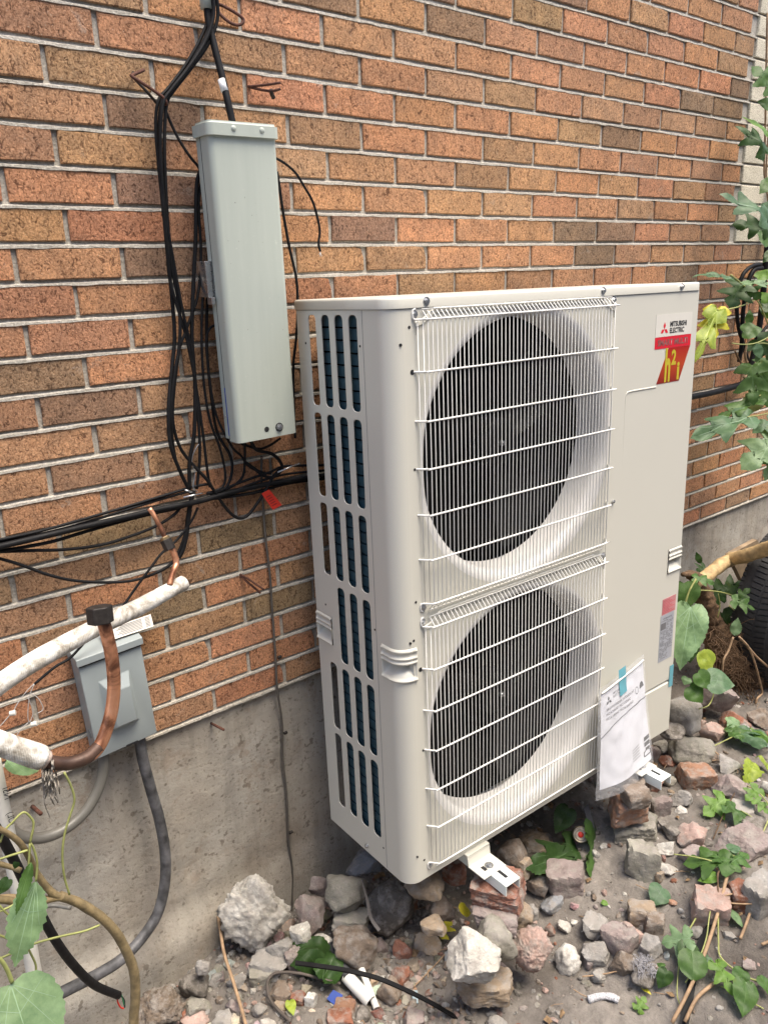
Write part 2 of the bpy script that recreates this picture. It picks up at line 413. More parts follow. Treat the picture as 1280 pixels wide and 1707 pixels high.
mobj('foundation', vs, fs, M['concrete'], wall, True)
MB().box((X0, .06, -1.3), (X1, .25, -.003)).build('foundation_core', M['concrete'], wall)
# mortar: one backing sheet and a struck strip along every bed joint
mb = MB(); mb.box((X0, .0055, 0.0), (X1, .2, KT * HC))
for k in range(KT + 1):
    zc = k * HC; nseg = int((X1 - X0) / .011); rows = []
    for i in range(nseg + 1):
        x = X0 + i * .011; v = Vector((x * 30, k * 7.3, 0)); j1 = noise.noise(v) * .0016; j2 = noise.noise(v + Vector((9, 9, 9))) * .0022; j3 = noise.noise(v * 2.3) * .0012
        h = .0058
        rows.append(((x, .0060, zc + h + .0025), (x, .0050 + j3, zc + h * .15 + j1), (x, -.0004 + j3, zc - h * .25 + j1), (x, -.0010 + j3 * .5, zc - h - .0004 + j2), (x, .004, zc - h - .0012 + j2)))
    vv = [p for r in rows for p in r]; ff = []
    for i in range(nseg):
        for q in range(4): ff.append((i * 5 + q + 1, (i + 1) * 5 + q + 1, (i + 1) * 5 + q, i * 5 + q))
    mb.add(vv, ff)
mortar = mb.build('mortar', M['mortar'], wall)

def brick_geo(L_, H_, rnd, dep=.05):
    # outline of the face, chipped unevenly, with a worn arris
    pts = []
    nxs = max(3, int(L_ / .028)); x0, x1, z0, z1 = -L_ / 2, L_ / 2, -H_ / 2, H_ / 2
    for i in range(nxs): pts.append((x0 + (x1 - x0) * i / nxs, z0))
    for i in range(2): pts.append((x1, z0 + (z1 - z0) * i / 2))
    for i in range(nxs): pts.append((x1 - (x1 - x0) * i / nxs, z1))
    for i in range(2): pts.append((x0, z1 - (z1 - z0) * i / 2))
    pts = [(a_ + rnd.uniform(-.0010, .0010), b_ + rnd.uniform(-.0008, .0008)) for a_, b_ in pts]
    if rnd.random() < .12:
        q_ = rnd.randrange(len(pts)); pts[q_] = (pts[q_][0] * (1 - .006 / (L_ / 2)), pts[q_][1] * (1 - .005 / (H_ / 2)))
    n = len(pts); vs = []
    for (a_, b_) in pts: vs.append((a_, .0013 + rnd.uniform(0, .0006), b_))
    for (a_, b_) in pts: vs.append((a_ * (1 - .0042 / L_ * 2 * .6), rnd.uniform(-.0006, .0006), b_ * (1 - .0030 / H_ * 2 * .6)))
    for (a_, b_) in pts: vs.append((a_, dep, b_))
    fs = []
    for i in range(n):
        j = (i + 1) % n
        fs.append((i, j, n + j, n + i)); fs.append((2 * n + i, 2 * n + j, j, i))
    fs.append(tuple(range(n, 2 * n)))
    return vs, fs
rb = random.Random(11); BM = []
for i in range(14):
    vs, fs = brick_geo(LB - .0104, HC - .0114, rb); me = bpy.data.meshes.new('brick'); me.from_pydata(vs, [], fs); me.update(); me.materials.append(M['brick']); BM.append(me)
# clay kinds: 0 orange, 1 reddish, 2 yellowish, 3 brown, 4 dark, 5 olive
KINDS = ((.60, .315, .168), (.590, .290, .158), (.585, .345, .185), (.490, .285, .162), (.355, .225, .142), (.40, .27, .160))
ROWS = {   # course -> (index of the first brick, kinds)
 26: (0, (0, 3, 0, 0, 2, 4, 0, 3, 0, 3, 0, 0, 3, 0, 0, 2)), 25: (0, (3, 0, 3, 3, 0, 3, 0, 4, 0, 2, 0, 0, 3, 0, 1, 2)), 24: (0, (3, 0, 0, 0, 2, 4, 0, 3, 0, 0, 0, 0, 3, 0, 1, 4)),
 23: (0, (3, 0, 3, 4, 0, 4, 0, 3, 0, 0, 1, 1, 4, 0, 3, 0)), 22: (0, (0, 3, 0, 0, 2, 2, 0, 0, 0, 0, 0, 4, 4, 0, 4, 4)), 21: (0, (3, 0, 3, 3, 0, 3, 3, 0, 2, 3, 2, 3, 0, 0, 4, 4)),
 20: (-1, (3, 2, 3, 0, 0, 0, 0, 0, 0, 2, 4, 0, 0, 0, 3, 0)), 19: (-1, (3, 3, 4, 2, 3, 0, 0, 3, 0, 0, 3, 0, 3, 0, 0, 3)), 18: (-1, (3, 3, 2, 3, 2, 0, 0, 3, 0, 0, 0, 0, 3, 3, 0, 3)),
 17: (0, (0, 4, 3, 0, 0, 0, 2, 0, 0, 3, 1, 0, 3, 4, 0)), 16: (-1, (4, 0, 1, 0, 0, 4, 0, 0, 0, 4, 4, 0, 3, 3, 4)), 15: (-1, (0, 0, 4, 0, 2, 3, 1, 0, 0, 4, 3, 0, 3, 3, 4)),
 14: (-1, (4, 0, 0, 3, 1, 0, 3, 0, 3, 0, 0, 0, 4, 0, 0)), 13: (-1, (0, 0, 0, 0, 3, 0, 0, 3, 0, 3, 0, 0, 3, 3, 1)), 12: (-1, (2, 5, 0, 3, 0, 0, 3, 3, 0, 2, 0, 3, 3, 1, 0)),
 11: (-1, (3, 4, 3, 3, 0, 3, 0, 3, 0, 0, 3, 0, 0, 3, 0)), 10: (-1, (3, 2, 3, 1, 0, 0, 3, 0, 3, 0, 3, 0, 0, 3, 0)), 9: (-1, (3, 3, 3, 0, 3, 0, 3, 0, 3, 0, 0, 3, 0, 0, 3)),
 8: (-1, (3, 0, 3, 0, 0, 3, 0, 3, 0, 0, 3, 3, 0, 3, 0)), 7: (-1, (3, 5, 3, 3, 0, 3, 0, 3, 3, 0, 3, 3, 0, 3, 3)), 6: (-1, (5, 3, 3, 5, 3, 0, 3, 0, 3, 0, 0, 3, 0, 3, 0)),
 5: (-1, (3, 0, 3, 0, 3, 0, 3, 0, 3, 0, 3, 3, 0, 3, 0)), 4: (-1, (1, 3, 5, 0, 2, 3, 0, 3, 0, 3, 0, 3, 0, 3, 3)), 3: (-1, (1, 0, 3, 5, 3, 1, 0, 3, 0, 0, 3, 0, 3, 0, 1)),
 2: (-1, (1, 3, 1, 0, 3, 0, 3, 0, 3, 0, 3, 0, 3, 0, 1)), 1: (-1, (0, 3, 0, 1, 3, 0, 3, 0, 3, 0, 1, 0, 3, 3, 0)), 0: (-1, (1, 0, 3, 1, 3, 0, 3, 0, 3, 0, 3, 3, 3, 1, 3))}
rc = random.Random(5)
def cls(k, n):
    r = ROWS.get(k)
    if r and 0 <= n - r[0] < len(r[1]): return r[1][n - r[0]]
    return rc.choice((0, 0, 0, 0, 3, 3, 3, 2, 1, 4, 5))
def to_px(P):
    q = RM @ (Vector(P) - CAM); return 640 + F_PX * q.x / q.z, 853.5 + F_PX * q.y / q.z, q.z
bl = []
for k in range(KT):
    off = 0.0 if k % 2 else -.5
    n = -8
    while True:
        a_ = (n + off) * LB; b_ = a_ + LB; n += 1
        if a_ > X1: break
        if b_ < X0: continue
        lim = NEDGE * LB if k >= 16 else 1e9
        if a_ > lim - .03: continue
        b2 = min(b_, lim + .004)
        half = b2 - b_ < -.01
        cx, cz = (a_ + b2) / 2, (k + .5) * HC
        px, py, dz = to_px((cx, 0, cz))
        area = 0
        if -60 < px < 1310 and -40 < py < 1500 and dz > 0:
            ax, ay, _ = to_px((a_, 0, cz)); bx, by, _ = to_px((b2, 0, cz)); _, ty, _ = to_px((cx, 0, cz + HC / 2)); _, uy, _ = to_px((cx, 0, cz - HC / 2))
            area = (min(bx, 1280) - max(ax, 0)) * (uy - ty)
            if 600 < px < 1140 and py > 512: area *= .01
        bl.append((area, a_, b2, k, n - 1 + (0 if k % 2 else -1) + (0 if k % 2 else 1), half))
bl.sort(key=lambda r: -r[0])
rest = MB(); rcols = []
for i, (area, a_, b2, k, n, half) in enumerate(bl):
    c = KINDS[cls(k, n)]; rv = random.Random(int(k * 100 + n * 7 + 1000))
    f_ = rv.uniform(.92, 1.08); c = tuple(min(1, q * f_ * rv.uniform(.95, 1.05)) for q in c)
    cx, cz = (a_ + b2) / 2, (k + .5) * HC
    yo = rv.uniform(-.0012, .0012)
    if i < 300 and area > 1:
        if half:
            vs, fs = brick_geo(b2 - a_ - .0104, HC - .0114, rv); me = bpy.data.meshes.new('brick'); me.from_pydata(vs, [], fs); me.update(); me.materials.append(M['brick'])
        else: me = BM[rv.randrange(len(BM))]
        o = bpy.data.objects.new('brick', me); o.location = (cx + rv.uniform(-.0008, .0008), yo, cz + rv.uniform(-.0008, .0008)); o.rotation_euler = (rv.uniform(-.008, .008), rv.uniform(-.004, .004), rv.uniform(-.004, .004))
        o.color = (*c, 1); link(o, wall)
    else:
        vs, fs = brick_geo(b2 - a_ - .0104, HC - .0114, rv)
        rest.add([(x + cx, y + yo, z + cz) for x, y, z in vs], fs); rcols += [c] * len(fs)
m2 = M['brick'].copy(); m2.name = 'brick_clay_joined'; t2 = m2.node_tree
at = t2.nodes.new('ShaderNodeAttribute'); at.attribute_name = 'clay'
for l in list(t2.links):
    if l.from_node.type == 'OBJECT_INFO': s_ = l.to_socket; t2.links.remove(l); t2.links.new(at.outputs['Color'], s_)
ro = rest.build('brickwork', m2, wall)
ca = ro.data.color_attributes.new('clay', 'FLOAT_COLOR', 'CORNER')
for p, c in zip(ro.data.polygons, rcols):
    for li in p.loop_indices: ca.data[li].color = (*c, 1)
tag(ro, kind='stuff')
# pale speckled stones right of the joint, each a course high
xa = NEDGE * LB + .009
for k in range(16, KT):
    me = None; rv = random.Random(k)
    for q, (u0, u1) in enumerate(((0, .255), (.263, .52), (.528, .80))):
        vs, fs = brick_geo(u1 - u0, HC - .0085, rv)
        me = bpy.data.meshes.new('pale_stone'); me.from_pydata(vs, [], fs); me.update(); me.materials.append(M['pale_brick'])
        o = bpy.data.objects.new('pale_stone', me); o.location = (xa + (u0 + u1) / 2, -.004, (k + .5) * HC); link(o, wall)

# unseen wall added behind the viewer to darken the lower brickwork
nb = thing('unseen_shade_wall', 'plain grey clad wall added out of view to darken the lower brick wall', 'light blocker', (0, -3.5, -.75))
nm = MB()
for i in range(28):
    z = i * .15; nm.add([(-9, .0, z), (11, .0, z), (11, -.014, z + .15), (-9, -.014, z + .15), (-9, -.014, z + .15), (11, -.014, z + .15), (11, 0, z + .15), (-9, 0, z + .15)], [(3, 2, 1, 0), (7, 6, 5, 4)])
nm.box((-9, -5, 0), (11, -.016, 4.2))
nm.build('cladding', plain('grey_cladding', (.24, .235, .225), .7), nb)

# ================================================================== OUTDOOR UNIT
RU = Matrix(((0.99977734, 0.02088314, 0.00302877), (-0.02096866, 0.99927846, 0.03166808), (-0.00236526, -0.03172453, 0.99949385)))
U0 = Vector((0.54085917, -0.42684604, -0.37519935))
UW, UD, UH = 1.048, .328, 1.340
unit = thing('heat_pump', 'cream two-fan outdoor air conditioning unit with white wire fan guards standing beside the brick wall', 'air conditioner', U0, rot=RU.to_euler())
MU = Matrix.Translation(U0) @ RU.to_4x4()
def rrect(x0, x1, y0, y1, r, n=4):
    pts = []
    for cx, cy, a0 in ((x1 - r, y0 + r, -90), (x1 - r, y1 - r, 0), (x0 + r, y1 - r, 90), (x0 + r, y0 + r, 180)):
        for i in range(n + 1):
            a_ = math.radians(a0 + 90 * i / n); pts.append((cx + r * math.cos(a_), cy + r * math.sin(a_)))
    return pts
def plate(outer, holes, mp, th, lip=.0015, wall=True):
    """flat plate with holes; mp(a, b, d) maps plate coordinates and depth to the unit's space"""
    loops = [outer] + holes
    tris = geometry.tessellate_polygon([[Vector((a_, b_, 0)) for a_, b_ in lp] for lp in loops])
    flat = [p for lp in loops for p in lp]
    vs = [mp(a_, b_, 0) for a_, b_ in flat]; fs = []
    for t_ in tris:
        (ax, ay), (bx, by), (cx, cy) = (flat[i] for i in t_)
        fs.append(tuple(t_) if (bx - ax) * (cy - ay) - (by - ay) * (cx - ax) > 0 else (t_[0], t_[2], t_[1]))
    if wall:
        for h in holes:
            n = len(h); base = len(vs); cx = sum(p[0] for p in h) / n; cy = sum(p[1] for p in h) / n
            for dd, sh in ((0, 0), (lip, lip), (th, lip)):
                for a_, b_ in h:
                    d = math.hypot(a_ - cx, b_ - cy) or 1
                    vs.append(mp(a_ - (a_ - cx) / d * sh, b_ - (b_ - cy) / d * sh, dd))
            for r in range(2):
                for i in range(n):
                    j = (i + 1) % n; fs.append((base + r * n + i, base + r * n + j, base + (r + 1) * n + j, base + (r + 1) * n + i))
    return vs, fs
ZT = 1.320
# front sheet wraps round the rounded left corner: path parameter s -> (u, v)
RC = .036; VS = .0830
def path(s, d=0):
    L1 = VS - RC; L2 = RC * math.pi / 2
    if s < L1: return (d, VS - s)
    if s < L1 + L2:
        a_ = (s - L1) / RC; r = RC - d; return (RC - r * math.cos(a_), RC - r * math.sin(a_))
    return (RC + s - L1 - L2, d)
SL = VS - RC + RC * math.pi / 2
S_ALL = SL + .6905 - RC
FC = [(.378, .998), (.378, .341)]; RO, RI = .318, .290
def circ(c, R, n=96):
    pts = []
    for i in range(n):
        a_ = 2 * math.pi * i / n; x = c[0] + R * math.cos(a_); z = c[1] + R * math.sin(a_)
        pts.append((min(max(x, .0735), .6865), z))
    return pts
front = MB()
vs, fs = plate([(RC, 0), (.6905, 0), (.6905, ZT), (RC, ZT)], [circ(c, RO) for c in FC], lambda a_, b_, d: (a_, d, b_), .0, wall=False)
front.add(vs, fs)
# bell mouths
for c in FC:
    base = circ(c, RO); n = len(base); prof = []
    for q in range(9):
        t_ = q / 8 * math.pi / 2; prof.append((math.sin(t_), .030 * (1 - math.cos(t_))))
    vs = []; fs = []
    for (sf, dv) in prof:
        for i, (x, z) in enumerate(base):
            a_ = 2 * math.pi * i / n; xi, zi = c[0] + RI * math.cos(a_), c[1] + RI * math.sin(a_)
            vs.append((x + (xi - x) * sf, dv, z + (zi - z) * sf))
    for i in range(n):
        a_ = 2 * math.pi * i / n; vs.append((c[0] + RI * math.cos(a_), .088, c[1] + RI * math.sin(a_)))
    for r in range(len(prof)):
        for i in range(n):
            j = (i + 1) % n; fs.append((r * n + i, r * n + j, (r + 1) * n + j, (r + 1) * n + i))
    mo = mobj('bell_mouth', vs, [f[::-1] for f in fs], M['bell'], unit, True)
    tag(mo, 'white bell mouth ring round the ' + ('upper' if c[1] > .7 else 'lower') + ' fan opening')
# corner with the moulded hand grip
SG0, SG1, ZG0, ZG1 = .016, SL + .010, .528, .608
def grip(a_, b_):
    """outward (+) or inward (-) offset of a hand grip, a across, b up, both 0..1"""
    if a_ <= 0 or a_ >= 1: return 0
    e_ = smooth(0, .06, a_) * smooth(0, .06, 1 - a_)
    o_ = 0
    for zc, w_ in ((.93, .055), (.72, .045), (.585, .045)):
        o_ += .0038 * math.exp(-((b_ - zc) / w_) ** 2)
    o_ += .0045 * math.exp(-((b_ - .06) / .05) ** 2)
    rim = .0032 * (math.exp(-((a_ - .03) / .03) ** 2) + math.exp(-((a_ - .97) / .03) ** 2)) * smooth(0, .05, b_)
    pocket = -.022 * smooth(.10, .50, b_) * (1 - smooth(.50, .545, b_)) * smooth(.04, .12, a_) * smooth(.04, .12, 1 - a_)
    return o_ * e_ + rim * (1 if b_ < .95 else .3) + pocket
def strip(z0, z1, nz, s0, s1, ns, fn=None, P=path):
    vs = []; fs = []
    for j in range(nz + 1):
        for i in range(ns + 1):
            s = s0 + (s1 - s0) * i / ns; z = z0 + (z1 - z0) * j / nz
            d = -fn(s, z) if fn else 0
            u, v = P(s, d); vs.append((u, v, z))
    for j in range(nz):
        for i in range(ns):
            a_ = j * (ns + 1) + i; fs.append((a_, a_ + 1, a_ + ns + 2, a_ + ns + 1))
    return vs, fs
def gfun(s, z):
    if not (ZG0 < z < ZG1 and SG0 < s < SG1): return 0
    return grip((s - SG0) / (SG1 - SG0), (z - ZG0) / (ZG1 - ZG0))
corner = MB()
corner.add(*strip(0, ZG0, 1, 0, SL, 20)); corner.add(*strip(ZG1, ZT, 1, 0, SL, 20))
corner.add(*strip(ZG0, ZG1, 70, 0, SL, 70, gfun))
co_ = corner.build('corner_panel', M['cream'], unit, True)
# the grip runs a little onto the front face
gp = MB(); gp.add(*strip(ZG0, ZG1, 70, SL, SG1 + .002, 12, gfun)); 
gpo = gp.build('hand_grip', M['cream'], unit, True); gpo.location = (0, -.0004, 0)
front.build('front_panel', M['cream'], unit)
# side panel with its grid of slots
cols = [(.2490, .2825), (.2015, .2320), (.1515, .1825), (.1015, .1320)]
rows = [(1.113, 1.309), (.905, 1.098), (.711, .890), (.499, .694), (.301, .484), (.074, .286)]
holes = []
for ci, (v0, v1) in enumerate(cols):
    for ri, (z0, z1) in enumerate(rows):
        if ci == 0 and ri == 3: continue
        if ci == 0 and ri == 2: z0 += .002
        holes.append(rrect(v0 if ci else v0 + .004, v1, z0, z1, .0115 if ci else .010))
GB = (.262, .3275, .530, .606)
grect = [(GB[0], GB[2]), (GB[1] - .0006, GB[2]), (GB[1] - .0006, GB[3]), (GB[0], GB[3])]
vs, fs = plate([(VS, 0), (UD, 0), (UD, ZT), (VS, ZT)], holes, lambda a_, b_, d: (d, a_, b_), .0022, .0008)
fs2 = [f[::-1] for f in fs]
hole_rect = [(GB[0], GB[2]), (GB[1] - .001, GB[2]), (GB[1] - .001, GB[3]), (GB[0], GB[3])]
vs, fs = plate([(VS, 0), (UD, 0), (UD, ZT), (VS, ZT)], holes + [hole_rect], lambda a_, b_, d: (d, a_, b_), .0022, .0008)
fs2 = [f[::-1] for f in fs]
side = MB().add(vs, fs2)
side.add(*(lambda q: (q[0], q[1]))(strip(GB[2], GB[3], 60, 0, 1, 30, None, lambda s, d: (0, 0))) if False else ([], []))
so_ = side.build('side_panel', M['cream'], unit)
vs = []; fs = []; na, nb_ = 36, 60
for j in range(nb_ + 1):
    for i in range(na + 1):
        a_ = i / na; b_ = j / nb_
        vs.append((-grip(.02 + a_ * .96, b_), GB[1] - (GB[1] - GB[0]) * a_, GB[2] + (GB[3] - GB[2]) * b_))
for j in range(nb_):
    for i in range(na):
        q = j * (na + 1) + i; fs.append((q, q + 1, q + na + 2, q + na + 1))
ho = mobj('hand_grip', vs, fs, M['cream'], unit, True)
# seams: thin dark gaps
MB().box((-.0003, VS - .0006, .004), (.002, VS + .0006, ZT)).build('panel_seam', M['ink_grey'], unit)
MB().box((.6900, -.0003, .004), (.6912, .002, ZT)).build('panel_seam', M['ink_grey'], unit)
# service panel on the right
sv = MB()
RG = (.984, UW + .0, .531, .606)
vs, fs = plate([(.6915, .178), (UW, .178), (UW, ZT), (.6915, ZT)], [[(RG[0], RG[2]), (RG[1] - .001, RG[2]), (RG[1] - .001, RG[3]), (RG[0], RG[3])]], lambda a_, b_, d: (a_, d, b_), 0, wall=False); sv.add(vs, fs)
sv.add([(UW, 0, .178), (UW, UD, .178), (UW, UD, ZT), (UW, 0, ZT)], [(0, 1, 2, 3)])
sv.add([(.6915, 0, .178), (UW, 0, .178), (UW, .012, .176), (.6915, .012, .176)], [(3, 2, 1, 0)])
svo = sv.build('service_panel', M['cream'], unit)
lo = MB(); lo.add([(.6915, .0, 0), (UW, .0, 0), (UW, .0, .166), (.6915, .0, .166), (.6915, .007, .1725), (UW, .007, .1725), (UW, .02, .179), (.6915, .02, .179)], [(0, 1, 2, 3), (3, 2, 5, 4), (4, 5, 6, 7)])
lo.add([(UW, 0, 0), (UW, UD, 0), (UW, UD, .166), (UW, 0, .166)], [(0, 1, 2, 3)])
lo.build('lower_cover', M['cream'], unit)
vs = []; fs = []
for j in range(61):
    for i in range(37):
        a_ = i / 36; b_ = j / 60
        vs.append((RG[0] + (RG[1] - RG[0]) * a_, -grip(.02 + a_ * .97, b_), RG[2] + (RG[3] - RG[2]) * b_))
for j in range(60):
    for i in range(36):
        q = j * 37 + i; fs.append((q, q + 1, q + 38, q + 37))
ho = mobj('hand_grip', vs, fs, M['cream'], unit, True)
# embossed frame on the service panel
em = MB(); vs_, fs_ = tube_geo(spline([(.748, .0, .60), (.748, 0, .9), (.748, 0, 1.060), (.752, 0, 1.075), (.765, 0, 1.081), (.86, 0, 1.081), (.876, 0, 1.0805)], 6), lambda t_: .0022 * smooth(0, .75, t_) + .0002, 8)
em.add([(x, y * .9 + .0003, z) for x, y, z in vs_], fs_); em.build('embossed_line', M['cream'], unit, True)
# lid
def lid_outline(g, r=.036):
    pts = []
    for i in range(9):
        a_ = math.pi / 2 * i / 8; pts.append((r - (r + g) * math.cos(a_), r - (r + g) * math.sin(a_)))
    for i in range(5):
        a_ = math.pi / 2 * i / 4; q = .008; pts.append((UW - q + (q + g) * math.sin(a_), q - (q + g) * math.cos(a_)))
    pts += [(UW + g, UD + g), (-g, UD + g)]
    return pts
lv = []; lf = []
ring = [(.0025, ZT - .001), (.0025, 1.3355), (.0010, 1.3390), (-.0020, 1.3402), (-.010, 1.3388)]
for g, z in ring: lv += [(x, y, z) for x, y in lid_outline(g)]
n = len(lid_outline(0))
for r in range(len(ring) - 1):
    for i in range(n):
        j = (i + 1) % n; lf.append((r * n + i, r * n + j, (r + 1) * n + j, (r + 1) * n + i))
lf.append(tuple((len(ring) - 1) * n + i for i in range(n)))
ld = mobj('lid', lv, lf, M['cream'], unit, True)
gapv = [(x, y, z) for z in (ZT - .0022, ZT) for x, y in lid_outline(.0004)]
mobj('lid_gap', gapv, [(i, (i + 1) % n, n + (i + 1) % n, n + i) for i in range(n)], M['ink_grey'], unit, True)
# inside: base pan, coil, back guard, dark bulkheads
MB().box((.013, .013, .0), (UW - .002, UD - .002, .006)).build('base_pan', M['cream'], unit)
cb = MB()
for i in range(50): cb.box((.010, .088, .03 + i * .0256), (.036, .246, .03 + i * .0256 + .0215), 0)
cb.box((.016, .090, .02), (.034, .244, 1.31), 1)
cb.box((.012, .2465, .02), (.034, .2485, 1.31), 1)
cb.build('coil', None, unit, mats=[M['coil'], M['coil_gap']])
MB().box((.064, .14, .01), (.70, .145, 1.315)).box((.6925, .01, .01), (.695, UD - .01, 1.315)).box((.0615, .02, .01), (.064, .24, 1.315)).build('bulkhead', M['dark_void'], unit)
MB().box((.062, .20, .01), (.9, .205, 1.315)).build('rear_coil', M['coil_gap'], unit)
gd = MB()
for i in range(3): gd.cyl((.05, UD - .004 - i * .012, .02), (.05, UD - .004 - i * .012, 1.3), .0015, 5)
gd.build('rear_guard', M['coil_gap'], unit)
# fans
for c in FC:
    hub = MB().cyl((c[0], .078, c[1]), (c[0], .13, c[1]), .058, 32).cyl((c[0], .072, c[1]), (c[0], .078, c[1]), .045, 32, r2=.056)
    fan = hub.build('fan', M['dark_void'], unit, False, bevel=.002)
    MB().cyl((c[0], .066, c[1]), (c[0], .072, c[1]), .007, 6).cyl((c[0], .060, c[1]), (c[0], .066, c[1]), .0035, 8).build('hub_nut', M['zinc'], fan)
    for b_ in range(3):
        vs = []; fs = []; nr, na = 8, 10
        for i in range(nr + 1):
            r = .05 + (.262 - .05) * i / nr; sw = .55 * (i / nr) ** 1.3; wd = .75 + .45 * i / nr
            for j in range(na + 1):
                a_ = math.radians(120 * b_ + 35) + sw + wd * (j / na - .5)
                vs.append((c[0] + r * math.cos(a_), .095 + .035 * (j / na - .5) * (1 + .3 * math.cos(j)), c[1] + r * math.sin(a_)))
        for i in range(nr):
            for j in range(na):
                q = i * (na + 1) + j; fs.append((q, q + 1, q + na + 2, q + na + 1))
        mobj('blade', vs, fs, M['dark_void'], fan, True)
# wire guards
def screw(p, n_, r=.0062, par=None, washer=True):
    p = Vector(p); n_ = Vector(n_)
    mb_ = MB()
    if washer: mb_.cyl(p, p + n_ * .0012, r * 1.35, 16)
    mb_.cyl(p, p + n_ * .005, r * .9, 6); mb_.cyl(p + n_ * .005, p + n_ * .0062, r * .55, 10)
    return mb_.build('screw', M['zinc'], par)
GV = -.022; GU0, GU1 = .0815, .663; NW = 50
for gi, zr in enumerate(([1.297, 1.1965, 1.0985, 1.0005, .9025, .8045, .7055], [.6515, .5505, .4480, .3475, .2450, .1440, .0420])):
    g = thing('wire_guard', None, None, (0, 0, 0)); g.parent = unit; tag(g, 'white wire guard over the ' + ('upper' if gi == 0 else 'lower') + ' fan')
    for z in zr:
        pts = [(.0585, .002, z), (.062, -.002, z), (GU0 - .006, GV + .003, z), (GU0 + .003, GV, z), (.2, GV - .001, z), (.4, GV - .001, z), (GU1 - .006, GV, z), (GU1 + .003, GV + .003, z), (.687, -.002, z + .004), (.690, .002, z + .006)]
        if z in (zr[0], zr[-1]):
            s_ = 1 if z == zr[0] else -1
            pts[0:2] = [(.0665, -.001, z + .020 * s_), (.0600, -.001, z + .017 * s_), (.0590, -.002, z + .005 * s_), (.0625, -.004, z)]
        tube('cross_wire', pts, .0021, M['white'], g, 8, 3)
    zt, zb = zr[0], zr[-1]
    def vw(u, v, slant=0):
        pts = [(u, v, zb), (u, v, zt)]
        if v <= GV + .001:
            if gi == 0 or True:
                pts = [(u, -.0045, zb - .018), (u, GV * .62, zb - .0095), (u, GV, zb - .001), (u, GV - .0015, (zb + zt) / 2), (u, GV, zt + .001), (u, GV * .62, zt + .0095), (u, -.0050, zt + .018)]
        return pts
    proto = None
    for i in range(NW):
        u = GU0 + (GU1 - GU0) * (i + .0) / (NW - 1)
        if proto is None:
            proto = tube('wire', [(x - u, y + .0017, z) for x, y, z in vw(u, GV)], .00115, M['white'], g, 6, 0); proto.location = (u, 0, 0)
        else:
            o = bpy.data.objects.new('wire', proto.data); o.location = (u, 0, 0); link(o, g)
    for k_, (u, v) in enumerate(((.0670, -.0065), (.0745, -.0145), (GU1 + .011, -.013), (GU1 + .019, -.006))):
        tube('wire', [(u, v, zb), (u, v, zt)], .00105, M['white'], g, 6, 0)
    for z_ in (zt + .019, zb - .019):
        tube('edge_wire', [(.080, -.0055, z_), (.4, -.0055, z_), (.668, -.0055, z_)], .0013, M['white'], g, 6, 2)
    for u_, z_ in ((.0645, zt + .010), (.0665, zb - .010), (.682, zt + .012)): screw((u_, -.0005, z_), (0, -1, 0), .0058, g)
    # cream strip standing in for the lit highlight behind the top of the guard
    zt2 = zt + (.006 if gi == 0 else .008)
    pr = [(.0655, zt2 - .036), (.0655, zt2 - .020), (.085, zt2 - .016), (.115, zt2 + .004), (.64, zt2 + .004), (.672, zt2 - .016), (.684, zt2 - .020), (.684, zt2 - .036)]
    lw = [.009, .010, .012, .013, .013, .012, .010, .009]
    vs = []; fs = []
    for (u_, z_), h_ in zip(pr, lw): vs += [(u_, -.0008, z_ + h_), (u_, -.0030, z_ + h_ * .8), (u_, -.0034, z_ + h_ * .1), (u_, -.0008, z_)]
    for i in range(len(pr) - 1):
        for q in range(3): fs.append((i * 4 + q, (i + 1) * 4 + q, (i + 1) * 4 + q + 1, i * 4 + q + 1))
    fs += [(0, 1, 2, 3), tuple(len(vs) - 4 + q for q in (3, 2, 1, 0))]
    tag(mobj('highlight_strip', vs, [f[::-1] for f in fs], M['cream'], unit), 'cream strip standing in for the highlight behind the top of the guard')
for u_, z_ in ((.094, 1.3305), (.639, 1.3315), (.961, 1.3305)): screw((u_, -.0024, z_), (0, -1, 0), .0062, unit)
screw((.713, -.0002, .803), (0, -1, 0), .0056, unit, False)
screw((-.0002, .164, .018), (-1, 0, 0), .005, unit)
hb = MB()
for u_, z_, r in ((.051, 1.283, .0032), (.025, 1.251, .0032), (.0555, 1.1965, .0052), (.0545, 1.0005, .0030), (.038, .595 + .03, .003), (.028, .622, .003), (.047, .712, .003), (.0545, .5505, .0052), (.0555, .3475, .003), (.031, .074, .0028), (.049, .054, .0028)):
    if u_ > .037: hb.cyl((u_, .001, z_), (u_, -.0006, z_), r, 12)
    else: hb.cyl((.0285, -.001 + .001, z_), (.0285 - .0006, -.0008, z_), r, 12)
for v_, z_ in ((.297, 1.248), (.094, 1.248), (.285, .632), (.088, .633), (.094, .055)): hb.cyl((.001, v_, z_), (-.0006, v_, z_), .0026, 12)
tag(hb.build('screw_holes', M['ink'], unit), kind='stuff')
